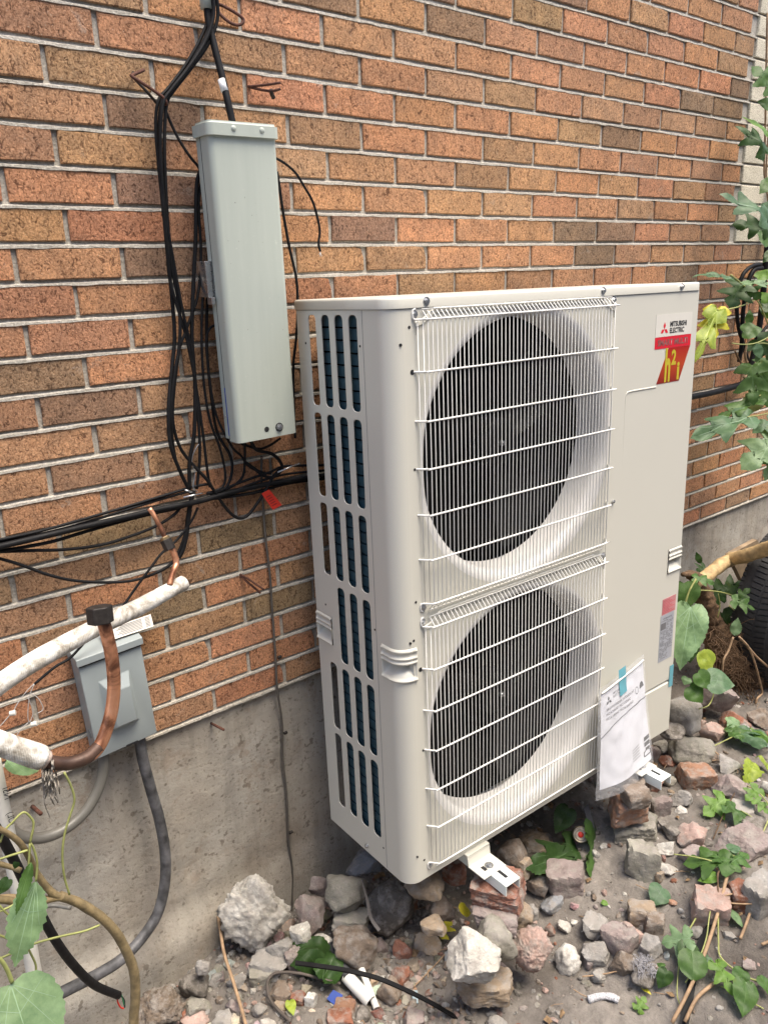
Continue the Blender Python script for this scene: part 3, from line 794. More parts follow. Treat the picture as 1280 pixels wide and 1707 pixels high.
# feet on their rails
def foot(u, last=False):
    f_ = MB()
    f_.box((u - .038, -.012, -.006), (u + .038, .002, .002)).box((u - .038, -.070, -.030), (u + .038, -.012, -.0265))
    f_.add([(u - .038, -.012, -.006), (u + .038, -.012, -.006), (u + .038, -.016, -.030), (u - .038, -.016, -.030), (u - .038, -.008, -.006), (u + .038, -.008, -.006), (u + .038, -.012, -.030), (u - .038, -.012, -.030)], [(0, 3, 2, 1), (4, 5, 6, 7), (0, 1, 5, 4), (1, 2, 6, 5), (3, 0, 4, 7), (2, 3, 7, 6)])
    fo = f_.build('mounting_foot', M['cream'], unit, bevel=.001)
    MB().box((u - .018, -.052, -.0264), (u - .008, -.036, -.0262)).build('slot_gap', M['ink'], fo)
    screw((u + .004, -.044, -.0262), (0, 0, 1), .0085, fo)
FEET = (.215, .848)
for u in FEET: foot(u)
# stickers and print
EPS = -.0007
def sheet(name, a_, b_, c_, d_, mat, par, y=EPS):
    return mobj(name, [(x, y, z) for x, z in (a_, b_, c_, d_)] + [(x, y + .0005, z) for x, z in (a_, b_, c_, d_)], [(0, 1, 2, 3), (0, 4, 5, 1), (1, 5, 6, 2), (2, 6, 7, 3), (3, 7, 4, 0)], mat, par)
def TM(x, z, y=EPS - .0004): return Matrix.Translation((x, y, z)) @ Matrix.Rotation(math.pi / 2, 4, 'X')
st = sheet('brand_sticker', (.860, 1.208), (1.022, 1.208), (1.022, 1.2645), (.860, 1.2645), M['label_white'], unit)
lg = MB(); cx, cz, q = .898, 1.2265, .0185
for ang in (90, 210, 330):
    a_ = math.radians(ang); d1 = Vector((math.cos(a_), 0, math.sin(a_)))
    p1 = Vector((math.cos(a_ + math.radians(30)), 0, math.sin(a_ + math.radians(30)))) * q * .578; p2 = Vector((math.cos(a_ - math.radians(30)), 0, math.sin(a_ - math.radians(30)))) * q * .578
    o_ = Vector((cx, EPS - .0004, cz)); lg.add([o_, o_ + p2, o_ + d1 * q, o_ + p1], [(0, 1, 2, 3)])
tag(lg.build('emblem', M['logo_red'], st), 'red three-diamond emblem')
text_mesh('lettering', 'MITSUBISHI', .0175, TM(.9215, 1.2325), M['ink'], st, .86, bold=.0006)
text_mesh('lettering', 'ELECTRIC', .0175, TM(.9215, 1.2160), M['ink'], st, .86, bold=.0006)
rd = sheet('red_band', (.860, 1.178), (1.022, 1.178), (1.022, 1.2075), (.860, 1.2075), M['sticker_red'], unit)
text_mesh('lettering', 'SMART MULTI', .0215, TM(.871, 1.1855), M['letter_silver'], rd, 1.02, bold=.0006)
fl = sheet('flame_sticker', (.876, 1.0875), (.978, 1.0875), (1.0215, 1.1775), (.9225, 1.1775), M['sticker_flame'], unit)
text_mesh('lettering', 'h', .118, TM(.9080, 1.0935), M['letter_gold'], fl, .47, bold=.0040)
text_mesh('lettering', 'i', .066, TM(.9640, 1.0935), M['letter_gold'], fl, .95, bold=.0022)
text_mesh('lettering', '2', .052, TM(.9375, 1.1340), M['letter_gold'], fl, .80, bold=.0020)
np_ = sheet('rating_plate', (.9655, .2535), (1.0335, .2535), (1.0335, .404), (.9655, .404), M['plate'], unit)
sheet('warning_label', (.970, .4045), (1.037, .4045), (1.037, .455), (.970, .455), M['plate_red'], unit)
ln = MB(); rr = random.Random(8)
ln.add([(.968, EPS - .0004, .357), (.9935, EPS - .0004, .357), (.9935, EPS - .0004, .378), (.968, EPS - .0004, .378)], [(0, 1, 2, 3)])
for i in range(30):
    z_ = .262 + i * .0042; x_ = .969
    if .352 < z_ < .382: x_ = .996
    while x_ < 1.026:
        w_ = rr.uniform(.003, .012); w_ = min(w_, 1.031 - x_)
        if not (z_ < .288 and x_ + w_ > 1.012) and rr.random() < .82: ln.add([(x_, EPS - .0004, z_), (x_ + w_, EPS - .0004, z_), (x_ + w_, EPS - .0004, z_ + .0017), (x_, EPS - .0004, z_ + .0017)], [(0, 1, 2, 3)])
        x_ += w_ + .0022
ln.build('printed_lines', M['ink_grey'], np_)
text_mesh('lettering', 'MITSUBISHI ELECTRIC', .0058, TM(.9775, .3895), M['ink'], np_, .8)
ln = MB()
for i in range(9): ln.add([(.972, EPS - .0004, .409 + i * .0048), (1.031 - .012 * (i % 3), EPS - .0004, .409 + i * .0048), (1.031 - .012 * (i % 3), EPS - .0004, .4110 + i * .0048), (.972, EPS - .0004, .4110 + i * .0048)], [(0, 1, 2, 3)])
ln.build('printed_lines', plain('red_print', (.55, .10, .12), .5), bpy.data.objects['warning_label'])
tp = sheet('blue_tape', (1.030, .150), (1.0495, .150), (1.0495, .222), (1.030, .222), M['tape_blue'], unit, -.0016)
# rails under the feet (each resting on its pile)
for i, u in enumerate(FEET):
    uu = u + .012
    r_ = MB(); z1 = -.0305; wd = .0245
    r_.box((uu - wd, -.118, z1 - .003), (uu + wd, .33, z1)).box((uu - wd, -.118, z1 - .030), (uu - wd + .003, .33, z1 - .003)).box((uu + wd - .003, -.118, z1 - .030), (uu + wd, .33, z1 - .003))
    ro_ = r_.build('support_rail', M['bracket'], None, bevel=.0012); ro_.matrix_world = MU
    tag(ro_, ('pale green steel rail under the left foot of the unit, on the brick pile' if i == 0 else 'pale green steel rail under the right foot, below the hanging document bag'), 'rail', 'steel rails under the unit')
    so2 = MB().cyl((uu + .002, -.104, z1 + .0004), (uu + .002, -.088, z1 + .0004), .001, 6)
    MB().box((uu - .005, -.098, z1 + .0002), (uu + .004, -.064, z1 + .0006)).build('rail_slot', M['ink'], ro_, bevel=0)
# document bag taped to the front
bag = thing('document_bag', 'clear plastic bag holding the white manual, taped to the front of the unit', 'bag', (0, 0, 0)); bag.matrix_world = MU
def bagP(a_, b_, off=0):                 # a across 0..1, b down 0..1
    u = .655 + .215 * a_ + .022 * b_ * (a_ - .1); z = .300 - .315 * b_ - .020 * (1 - a_) * (1 - a_) * (1 - b_)
    v = -.030 - .030 * math.sin(math.pi * min(1, a_ * .9 + .05)) * (.45 + .55 * b_) * .6 - .012 * b_ + .020 * a_ * (1 - b_) - .006 * math.sin(a_ * 9 + b_ * 5) * b_ * .4
    v += .002 * noise.noise(Vector((a_ * 9, b_ * 9, 2)))
    return Vector((u, v - off, z))
def bsheet(name, a0, a1, b0, b1, mat, par, off, na=24, nb_=30, th=0):
    vs = []; fs = []
    for j in range(nb_ + 1):
        for i in range(na + 1): vs.append(bagP(a0 + (a1 - a0) * i / na, b0 + (b1 - b0) * j / nb_, off))
    for j in range(nb_):
        for i in range(na):
            q = j * (na + 1) + i; fs.append((q + na + 1, q + na + 2, q + 1, q))
    return mobj(name, vs, fs, mat, par, True)
pp = bsheet('manual', 0, 1, 0, 1, M['paper'], bag, 0)
bsheet('plastic_film', -.06, 1.03, -.06, 1.10, M['film'], bag, .0022)
tube('film_fold', [bagP(t_, -.004, .003) for t_ in (0, .2, .4, .6, .8, 1.0)], .0028, M['white'], bag, 8, 4)
bsheet('blue_tape', .36, .52, -.10, .15, M['tape_blue'], bag, .0032, 6, 10)
def bag_text(s, a0, b0, w_, h_, mat=M['ink'], bold=0.0):
    o = text_mesh('lettering', s, 1.0, Matrix.Identity(4), mat, pp, 1.0, bold=bold)
    x1 = max(v.co.x for v in o.data.vertices)
    for v in o.data.vertices:
        P_ = bagP(a0 + w_ * v.co.x / x1, b0 - h_ * v.co.y, .0008); v.co = P_
    o.data.update()
bag_text('MITSUBISHI', .24, .095, .20, .030); bag_text('ELECTRIC', .24, .125, .17, .030)
lg = MB()
for ang in (90, 210, 330):
    a_ = math.radians(ang); c0 = (.15, .125); R_ = .05
    f_ = lambda aa, rr_: bagP(c0[0] + rr_ * 1.25 * math.cos(aa), c0[1] - rr_ * .9 * math.sin(aa), .0009)
    lg.add([f_(0, 0), f_(a_ - .52, R_ * .578), f_(a_, R_), f_(a_ + .52, R_ * .578)], [(0, 1, 2, 3)])
lg.build('emblem', M['ink'], pp)
bag_text('AIR-CONDITIONER OUTDOOR UNIT', .10, .215, .60, .034); bag_text('MXZ-4C36NAHZ / MXZ-5C42NAHZ', .10, .262, .50, .034); bag_text('MXZ-8C48NAHZ / MXZ-8C60NAMHZ2', .10, .309, .56, .034)
ar = MB()
pts = [bagP(t_, .455 - .10 * t_ - .05 * math.sin(t_ * math.pi), .0012) for t_ in [i / 20 for i in range(21)]]
ar.add(*tube_geo(pts, .0009, 5)); ar.build('printed_curve', M['ink'], pp, True)
bd = MB(); c0 = (.90, .235); vv = [bagP(c0[0], c0[1], .001)] + [bagP(c0[0] + .06 * math.cos(q), c0[1] - .055 * math.sin(q), .001) for q in [math.pi * i / 10 for i in range(11)]]
bd.add(vv, [(0, i, i + 1) for i in range(1, 11)])
for k_ in range(14):
    q0, q1 = 2 * math.pi * k_ / 14, 2 * math.pi * (k_ + 1) / 14; f_ = lambda q, r: bagP(.765 + r * math.cos(q), .225 - r * .9 * math.sin(q), .001)
    bd.add([f_(q0, .032), f_(q1, .032), f_(q1, .039), f_(q0, .039)], [(0, 1, 2, 3)])
for b0, b1, a0, a1 in ((.735, .775, .86, .99), (.79, .83, .86, .99), (.845, .87, .88, .98)): bd.add([bagP(a0, b0, .001), bagP(a1, b0, .001), bagP(a1, b1, .001), bagP(a0, b1, .001)], [(3, 2, 1, 0)])
for p_, q_ in (((.84, .885), (.84, .925)), ((.84, .925), (.99, .925)), ((.99, .925), (.99, .885)), ((.99, .885), (.915, .862)), ((.915, .862), (.84, .885))):
    bd.add(*tube_geo([bagP(*p_, .0012), bagP(*q_, .0012)], .0011, 4))
for i in range(5): bd.add([bagP(.56, .76 + i * .028, .001), bagP(.74, .755 + i * .028, .001), bagP(.74, .760 + i * .028, .001), bagP(.56, .765 + i * .028, .001)], [(3, 2, 1, 0)])
bd.build('printed_marks', M['ink'], pp)

# ================================================================== THINGS ON THE WALL
# tall pale steel cable terminal
tb = thing('cable_terminal', 'tall pale green steel cable terminal box with a riveted cap, on the wall', 'cable box', (.3615, -.043, .668), rot=(0, -.017, 0))
TW, TD, TH = .1495, .058, .600
def uprof(w_, d_, r, n=6, y0=0):
    pts = [(0, y0)]
    for cx, sx_ in ((r, -1), (w_ - r, 1)):
        for i in range(n + 1):
            a_ = math.pi / 2 * i / n
            if sx_ < 0: pts.append((cx - r * math.cos(a_), -(d_ - r) - r * math.sin(a_)))
            else: pts.append((cx + r * math.sin(a_), -(d_ - r) - r * math.cos(a_)))
    pts.append((w_, y0)); return pts
def extr(name, prof, z0, z1, mat, par, cap=True, smooth_=True, nz=1):
    n = len(prof); vs = [(x, y, z0 + (z1 - z0) * k / nz) for k in range(nz + 1) for x, y in prof]; fs = []
    for k in range(nz):
        for i in range(n - 1): fs.append((k * n + i, k * n + i + 1, (k + 1) * n + i + 1, (k + 1) * n + i))
        fs.append((k * n + n - 1, k * n, (k + 1) * n, (k + 1) * n + n - 1))
    if cap: fs += [tuple(range(n - 1, -1, -1)), tuple(nz * n + i for i in range(n))]
    o = mobj(name, vs, fs, mat, par, smooth_)
    o.data.set_sharp_from_angle(angle=math.radians(40)); return o
extr('cover', uprof(TW, TD, .012, y0=-.0215), 0, TH, M['galv'], tb)
b2 = [(x * 1.0 + .0016, y) for x, y in uprof(TW - .0032, .0195, .001, 2)]
extr('back_channel', b2, .004, TH, M['galv'], tb)
MB().box((-.0002, -.0214, .004), (TW - .003, -.0196, TH - .004)).build('side_seam', M['ink'], tb)
MB().box((-.0006, -.0222, .012), (.0035, -.0185, .115)).build('blue_wire_gap', M['blue_plastic'], tb)
capp = uprof(TW + .009, TD + .0065, .015)
cp = extr('cap', [(x - .0045, y) for x, y in capp], TH - .004, TH + .022, M['galv'], tb)
bm = bmesh.new(); bm.from_mesh(cp.data)
es = [e for e in bm.edges if all(v.co.z > TH + .021 for v in e.verts)]
bmesh.ops.bevel(bm, geom=es, offset=.005, segments=3, affect='EDGES'); bm.to_mesh(cp.data); bm.free()
def dome(name, c, r, nrm, mat, par, h=.5):
    n_ = Vector(nrm); u = n_.orthogonal().normalized(); w_ = n_.cross(u); vs = []; fs = []
    for j in range(4):
        a_ = math.pi / 2 * j / 4
        for i in range(12):
            t_ = 2 * math.pi * i / 12; vs.append(Vector(c) + (u * math.cos(t_) + w_ * math.sin(t_)) * r * math.cos(a_) + n_ * r * h * math.sin(a_))
    vs.append(Vector(c) + n_ * r * h)
    for j in range(3):
        for i in range(12): fs.append((j * 12 + i, j * 12 + (i + 1) % 12, (j + 1) * 12 + (i + 1) % 12, (j + 1) * 12 + i))
    for i in range(12): fs.append((36 + i, 36 + (i + 1) % 12, 48))
    return mobj(name, vs, fs, mat, par, True)
for x_ in (.050, .112): dome('rivet', (x_, -TD - .0065, TH + .009), .0055, (0, -1, 0), M['galv'], cp)
bo = MB().cyl((.1025, -TD, .020), (.1025, -TD - .001, .020), .0095, 20).build('bolt_ring', M['ink'], tb)
MB().cyl((.1025, -TD - .0005, .020), (.1025, -TD - .004, .020), .0075, 16, r2=.0068).cyl((.1025, -TD - .004, .020), (.1025, -TD - .006, .020), .0045, 6).build('bolt', M['zinc'], bo)
MB().cyl((.071, -TD, .020), (.071, -TD - .0006, .020), .0058, 16).build('bolt_hole', M['ink'], tb)
MB().box((-.014, -.016, .300), (.006, .036, .370), 0).box((-.012, -.026, .286), (-.004, -.006, .300), 0).build('mounting_bracket', M['zinc'], tb, bevel=.001)
dome('side_rivet', (.0, -.010, .052), .0032, (-1, 0, 0), M['zinc'], tb)

# grey disconnect box
db = thing('disconnect_box', 'small grey steel electrical disconnect box with a raised door panel, low on the wall', 'electrical box', (-.0045, -.001, .031), rot=(0, -.050, 0))
DW, DH, DD = .133, .222, .050
MB().box((0, -.046, 0), (DW, 0, DH + .012)).build('enclosure', M['grey_steel'], db, bevel=.0015)
dr = MB(); yf = -.0525
x0, x1, z0, z1 = .030, .100, .052, .176; i0, i1, j0, j1 = .047, .089, .066, .150
o4 = [(0, 0), (DW, 0), (DW, DH), (0, DH)]; a4 = [(x0, z0), (x1, z0), (x1 - .002, z1), (x0 + .002, z1)]; b4 = [(i0, j0), (i1, j0), (i1, j1), (i0, j1)]
vs = [(x, yf, z) for x, z in o4] + [(x, yf, z) for x, z in a4] + [(x, yf - .020, z) for x, z in b4] + [(x, -.044, z) for x, z in o4]
fs = []
for i in range(4):
    j = (i + 1) % 4; fs += [(i, j, 4 + j, 4 + i), (4 + i, 4 + j, 8 + j, 8 + i), (12 + i, 12 + j, j, i)]
fs.append((8, 9, 10, 11)); dr.add(vs, fs); drr = dr.build('door', M['grey_steel'], db, True, bevel=.0022, seg=3)
drr.data.set_sharp_from_angle(angle=math.radians(28))
MB().box((.062, yf - .0008, -.001), (.088, yf + .001, .0035)).build('latch_slot', M['ink'], drr)
hd = MB(); hd.add([(-.004, -.060, DH + .004), (DW + .004, -.060, DH + .004), (DW + .004, -.060, DH + .020), (-.004, -.060, DH + .020), (-.004, 0, DH + .032), (DW + .004, 0, DH + .032), (-.004, 0, DH + .004), (DW + .004, 0, DH + .004)],
       [(0, 1, 2, 3), (3, 2, 5, 4), (0, 3, 4, 6), (1, 7, 5, 2), (0, 6, 7, 1)])
hd.build('hood', M['grey_steel'], db, bevel=.0015)
MB().box((.001, -.056, DH), (DW - .001, -.046, DH + .0038)).build('hood_gap', M['ink'], db)
MB().cyl((.0, -.026, .05), (-.0008, -.026, .05), .010, 18).build('knockout', plain('knockout_ring', (.20, .23, .235), .5), db)
# white card stuck behind the hood
Pc = [Y(251, 1024, -.02), Y(256, 1044, -.045), Y(172, 1072, -.045), Y(166, 1052, -.02)]
cd_ = mobj('rating_card', Pc + [p + Vector((0, .0015, -.001)) for p in Pc], [(0, 3, 2, 1), (4, 5, 6, 7), (0, 1, 5, 4), (1, 2, 6, 5), (2, 3, 7, 6), (3, 0, 4, 7)], M['label_white'])
tag(cd_, 'small white printed card tilted above the grey disconnect box, partly behind the insulated pipe', 'label card')
ln = MB(); ex = (Pc[3] - Pc[0]); ez = (Pc[1] - Pc[0]); n_ = Vector((0, -.0012, .0006))
for i in range(7):
    for (s0, s1) in ((.04, .14), (.20, .62 + .04 * (i % 3))):
        z_ = .12 + i * .115; q = [Pc[0] + ex * s0 + ez * z_, Pc[0] + ex * s1 + ez * z_, Pc[0] + ex * s1 + ez * (z_ + .05), Pc[0] + ex * s0 + ez * (z_ + .05)]
        ln.add([p + n_ for p in q], [(0, 1, 2, 3)])
ln.build('printed_lines', M['ink_grey'], cd_)

def P(lst, y=-.02): return [Y(p[0], p[1], p[2] if len(p) > 2 else y) for p in lst]
def rope(name, lst, r, mat, label=None, cat=None, y=-.02, group=None, par=None, n=8, sub=8, jit=0):
    o = tube(name, P(lst, y), r, mat, par, n, sub, jit)
    if label: tag(o, label, cat, group)
    return o
# conduit at the top
cn = thing('conduit', 'black conduit with a white tape band running down into the top of the cable terminal', 'conduit', (0, 0, 0))
rope('pipe', [(341, -40, -.030), (347, 30, -.035), (357, 75, -.045), (371, 130, -.060), (380, 170, -.072), (388, 205, -.078)], .0068, M['black_cable'], par=cn, n=14)
tube('tape_band', P([(369.3, 132, -.0605), (375, 152, -.0665)]), .0076, M['tape_white'], cn, 14, 0)
tube('collar', P([(338, -30, -.031), (343.5, 14, -.0335)]), .0105, M['galv'], cn, 14, 0)
# hooks and nails
hk = thing('wall_hook', 'rusty bent hook holding the black cable bundle left of the terminal cap', 'hook', (0, 0, 0))
rope('hook_rod', [(240, 116, -.022), (222, 124, -.03), (221, 127, -.035), (250, 146, -.045), (272, 162, -.048), (277, 172, -.045), (272, 176, -.03)], .0030, M['rust'], par=hk)
rope('hook_rod', [(222, 120, .0), (222, 127, -.02), (243, 150, -.028), (262, 172, -.022)], .0028, M['iron'], par=hk)
rope('wall_hook', [(353, 2, -.02), (372, 9, -.04), (395, 22, -.055), (406, 32, -.06), (401, 40, -.06), (388, 39, -.055), (372, 28, -.045), (362, 16, -.03)], .0030, M['rust'], 'rusty looped wire hook at the top edge beside the conduit', 'hook')
hk = thing('wall_hook', 'pair of rusty rods sticking out of a joint right of the conduit tape band', 'hook', (0, 0, 0))
rope('hook_rod', [(413, 143.5, .0), (440, 141, -.025), (468, 137, -.05)], .0028, M['rust'], par=hk)
rope('hook_rod', [(414, 144, .0), (436, 149, -.02), (452, 151, -.03), (468, 147.5, -.04)], .0026, M['rust'], par=hk)
rope('anchor', [(452, 149, -.03), (453, 156, -.025), (456, 162, -.02)], .0045, M['iron'], par=hk)
hk = thing('wall_hook', 'pair of rusty rods in the wall between the copper pipe end and the grey wire', 'hook', (0, 0, 0))
rope('hook_rod', [(400, 957, .0), (415, 966, -.02), (440, 983, -.05)], .0024, M['rust'], par=hk)
rope('hook_rod', [(400, 958, .0), (412, 970, -.015), (424, 980, -.025), (434, 989, -.03)], .0028, M['rust'], par=hk)
rope('wall_nail', [(352, 1206, .01), (373, 1217, -.045)], .0032, M['rust'], 'rusty nail in the concrete just below the bricks, right of the grey box', 'nail', sub=0)
rope('wall_nail', [(54, 1345, .01), (68, 1357, -.035)], .0046, M['rust'], 'thick rusty bolt stub in the concrete under the frayed fibres', 'nail', sub=0)

# black cables
CB = M['black_cable']
ca_g = 'black cables on the brick wall'
def cab(lst, r, label, y=-.022): return rope('cable', lst, r * 1.22, CB, label, 'cable', y, ca_g)
bund = [(352, -20), (354, 25), (340, 68), (312, 112), (284, 148), (271, 168), (266, 205), (267, 270), (272, 340), (280, 430), (287, 500), (291, 560), (287, 610), (281, 680), (284, 740), (300, 785), (318, 822)]
offs = [(0, 0, -.035, 'outermost cable of the bundle from the roof line to the crossing, widest bow'), (4.5, 1, -.043, 'second cable of the bundle held by the rusty hook')]
cab([(x + 0, y, -.030 - .01 * math.sin(i)) for i, (x, y) in enumerate(bund)], .0034, 'thick black cable bowing farthest left below the rusty hook')
cab([(x + 7 + 2 * math.sin(i * 1.3), y + 2, -.040) for i, (x, y) in enumerate(bund[:8])] + [(283, 420, -.035), (297, 500, -.03), (300, 560, -.03), (291, 640, -.03), (288, 700, -.03), (300, 745, -.03), (322, 775, -.03), (345, 800, -.035), (370, 838, -.03), (386, 857, -.03), (401, 864, -.03), (416, 856, -.03), (438, 825, -.03), (455, 795, -.03), (468, 781, -.03)], .0030, 'black cable drooping in a deep loop below the terminal and rising to the red tag')
cab([(x - 5 + 2 * math.cos(i * 1.7), y - 2, -.034) for i, (x, y) in enumerate(bund[:8])] + [(277, 400, -.03), (284, 470, -.03), (310, 560, -.03), (326, 640, -.03), (338, 720, -.03), (345, 780, -.03), (350, 812, -.03)], .0027, 'black cable crossing from the hooked bundle towards the middle strands')
cab([(x + 2, y, -.048) for x, y in bund[:7]] + [(268, 260, -.045), (275, 350, -.04), (290, 440, -.035), (305, 520, -.035), (322, 600, -.03), (330, 690, -.03), (333, 760, -.03), (328, 815, -.03)], .0028, 'black cable running from the hook diagonally across the other strands')
cab([(274, 178, -.03), (285, 205, -.03), (300, 235, -.035), (318, 262, -.04), (331, 278, -.04), (340, 296, -.03)], .0024, 'thin black cable from the hook slanting behind the upper left edge of the terminal')
cab([(336, 278, -.035), (328, 310, -.03), (326, 400, -.03), (322, 480, -.03), (320, 560, -.03), (325, 640, -.028), (324, 720, -.03), (316, 770, -.03), (316, 815, -.03)], .0036, 'thickest black strand hanging straight left of the terminal')
cab([(338, 290, -.03), (331, 340, -.03), (335, 420, -.03), (330, 490, -.03), (312, 545, -.03), (298, 585, -.03), (289, 640, -.035), (285, 700, -.035), (294, 770, -.03), (316, 820, -.03)], .0026, 'black cable swinging left from the terminal to join the outer bow')
cab([(350, 455, -.03), (339, 490, -.03), (336, 560, -.03), (340, 640, -.03), (350, 700, -.03), (366, 745, -.03), (375, 785, -.03), (372, 810, -.03), (350, 822, -.03)], .0024, 'black cable curling from behind the terminal to the crossing')
cab([(356, 462, -.025), (346, 500, -.025), (345, 580, -.025), (352, 660, -.025), (362, 720, -.025), (384, 760, -.03), (386, 790, -.03), (374, 815, -.03), (345, 822, -.03)], .0028, 'black cable hugging the lower left side of the terminal')
cab([(362, 540, -.02), (349, 548, -.03), (344, 570, -.03), (348, 620, -.03), (360, 690, -.035), (385, 742, -.04), (402, 760, -.035), (412, 775, -.03), (430, 785, -.03), (452, 790, -.03)], .0022, 'thin cable arching out of the terminal flank at mid height')
cab([(408, 738, -.05), (408, 770, -.035), (404, 795, -.03), (385, 812, -.03), (350, 824, -.03)], .0024, 'black cable dropping from the bottom of the terminal to the crossing')
cab([(418, 735, -.06), (428, 750, -.05), (452, 756, -.04), (466, 768, -.035), (470, 782, -.03), (455, 795, -.03), (440, 793, -.03), (425, 782, -.03), (408, 770, -.035)], .0032, 'black cable looping out below the terminal bolt')
cab([(468, 730, -.05), (450, 742, -.04), (432, 748, -.035), (410, 742, -.03), (385, 730, -.03)], .0024, 'short black cable passing under the terminal bolt')
cab([(458, 262, -.03), (475, 272, -.028), (493, 288, -.03), (508, 312, -.03), (521, 335, -.032), (529, 362, -.032), (533, 385, -.03), (531, 405, -.03), (534, 419, -.032)], .0023, 'short loose black wire with a frayed tip right of the terminal')
fr = bpy.data.objects[[o.name for o in COL.objects if o.name.startswith('cable')][-1]]
for q in range(4): tube('frayed_strand', P([(534, 419, -.032), (532 + q * 1.4, 424 + q % 2 * 3, -.033)]), .0006, M['tape_white'], fr, 4, 0)
cab([(462, 285, -.03), (467, 320, -.028), (473, 360, -.028), (482, 410, -.028), (494, 465, -.028), (496, 510, -.028), (494, 560, -.028), (489, 610, -.025), (490, 680, -.02), (492, 730, -.02)], .0026, 'black cable hanging down between the terminal and the outdoor unit')
# low run going left and right
cab([(-30, 906, -.035), (60, 887, -.035), (130, 868, -.035), (200, 848, -.03), (260, 830, -.03), (320, 812, -.03), (352, 806, -.03)], .0026, 'topmost black cable of the run leading left from the crossing')
cab([(-30, 909, -.03), (60, 892, -.03), (140, 872, -.03), (210, 850, -.03), (262, 834, -.028), (318, 818, -.028)], .0024, 'thin cable just under the topmost one of the left run')
cab([(-30, 918, -.042), (60, 897, -.042), (140, 878, -.042), (210, 862, -.04), (270, 848, -.038), (330, 836, -.035), (380, 822, -.03), (430, 810, -.028), (480, 801, -.025), (530, 794, -.02), (580, 788, -.02)], .0052, 'thickest black cable of the low run, passing behind the outdoor unit')
cab([(-30, 924, -.035), (40, 912, -.035), (90, 902, -.035), (150, 884, -.035), (215, 866, -.03), (255, 856, -.03), (300, 846, -.03), (340, 834, -.03), (420, 822, -.025), (480, 806, -.022), (560, 795, -.02)], .0030, 'black cable just under the thickest one of the low run')
cab([(-30, 921, -.03), (45, 918, -.03), (110, 916, -.03), (170, 908, -.03), (220, 893, -.03), (262, 876, -.03), (290, 858, -.03), (302, 844, -.028)], .0028, 'sagging black cable under the low run')
cab([(-20, 926, -.025), (30, 940, -.03), (80, 958, -.035), (125, 968, -.035), (180, 971, -.035), (225, 967, -.035), (260, 955, -.03), (285, 940, -.03), (300, 915, -.03), (312, 880, -.03), (318, 850, -.03)], .0027, 'lowest black cable swagging below the low run')
cab([(330, 846, -.03), (318, 870, -.03), (295, 900, -.03), (270, 922, -.035), (250, 948, -.04), (225, 982, -.04), (190, 1030, -.05), (150, 1062, -.06), (118, 1096, -.06), (92, 1112, -.06), (57, 1141, -.06)], .0024, 'thin black cable slanting down behind the big hex nut to the loose wires')
cab([(322, 818, -.028), (314, 860, -.028), (311, 890, -.028), (305, 915, -.03), (298, 930, -.03)], .0044, 'thick black cable dropping from the crossing behind the small copper fitting')
cab([(345, 824, -.03), (380, 812, -.03), (420, 797, -.03), (450, 787, -.03), (470, 778, -.028), (500, 776, -.02), (560, 775, -.02)], .0026, 'black cable rising right from the crossing to the outdoor unit')
cab([(350, 830, -.03), (390, 818, -.03), (430, 803, -.03), (480, 790, -.022), (560, 782, -.02)], .0024, 'lower of two thin cables running right from the crossing')
tie = thing('cable_tie', 'bright metal tie binding the cables at the crossing', 'cable tie', (0, 0, 0))
for a_, b_ in (((306, 829), (338, 822)), ((308, 817), (320, 820)), ((463, 787), (500, 772))): tube('tie_strip', P([a_, b_], -.046), .0020, M['zinc'], tie, 6, 0)
rope('loose_wire', [(335, 735, -.03), (324, 752, -.032), (320, 770, -.032), (325, 790, -.032), (322, 812, -.035), (330, 820, -.038)], .0009, M['zinc'], 'hair thin bare wire hanging beside the crossing', 'wire')
tgp = P([(436, 823), (449, 816), (470, 842), (455, 850)], -.034)
tg = mobj('red_tag', tgp + [p + Vector((0, .001, 0)) for p in tgp], [(0, 1, 2, 3), (7, 6, 5, 4), (0, 4, 5, 1), (1, 5, 6, 2), (2, 6, 7, 3), (3, 7, 4, 0)], M['red_plastic'])
tag(tg, 'small red plastic tag hanging on the cables left of the outdoor unit', 'tag')
ln = MB(); e1 = tgp[3] - tgp[0]; e2 = tgp[1] - tgp[0]
for i in range(5):
    q = [tgp[0] + e1 * (.25 + .13 * i) + e2 * .2, tgp[0] + e1 * (.25 + .13 * i) + e2 * .8, tgp[0] + e1 * (.29 + .13 * i) + e2 * .8, tgp[0] + e1 * (.29 + .13 * i) + e2 * .2]
    ln.add([p + Vector((0, -.0004, 0)) for p in q], [(0, 1, 2, 3)])
ln.build('printed_lines', plain('dark_red_print', (.16, .01, .01), .6), tg)
# grey wire with clips
gw = thing('ground_wire', 'thin grey wire clipped down the wall and concrete, left of the outdoor unit', 'wire', (0, 0, 0))
rope('wire', [(436, 760, -.012), (436, 800, -.012), (439, 850, -.010), (443, 900, -.008), (450, 960, -.008), (454, 1020, -.008), (459, 1090, -.008), (462, 1148, -.006), (470, 1205, .004), (471, 1260, .006), (478, 1330, .006), (481, 1400, .006), (487, 1450, .004), (487, 1500, -.002), (486, 1535, -.01)], .0030, plain('grey_wire_sheath', (.10, .088, .075), .6, var=.2), par=gw)
for q in ((464, 1095, -.008), (474, 1221, .006), (483, 1387, .006), (486, 1530, -.01)):
    p = Y(*q); MB().cyl(p + Vector((-.004, -.004, 0)), p + Vector((.006, -.004, 0)), .0045, 8).build('clip', M['iron'], gw, bevel=.0008)
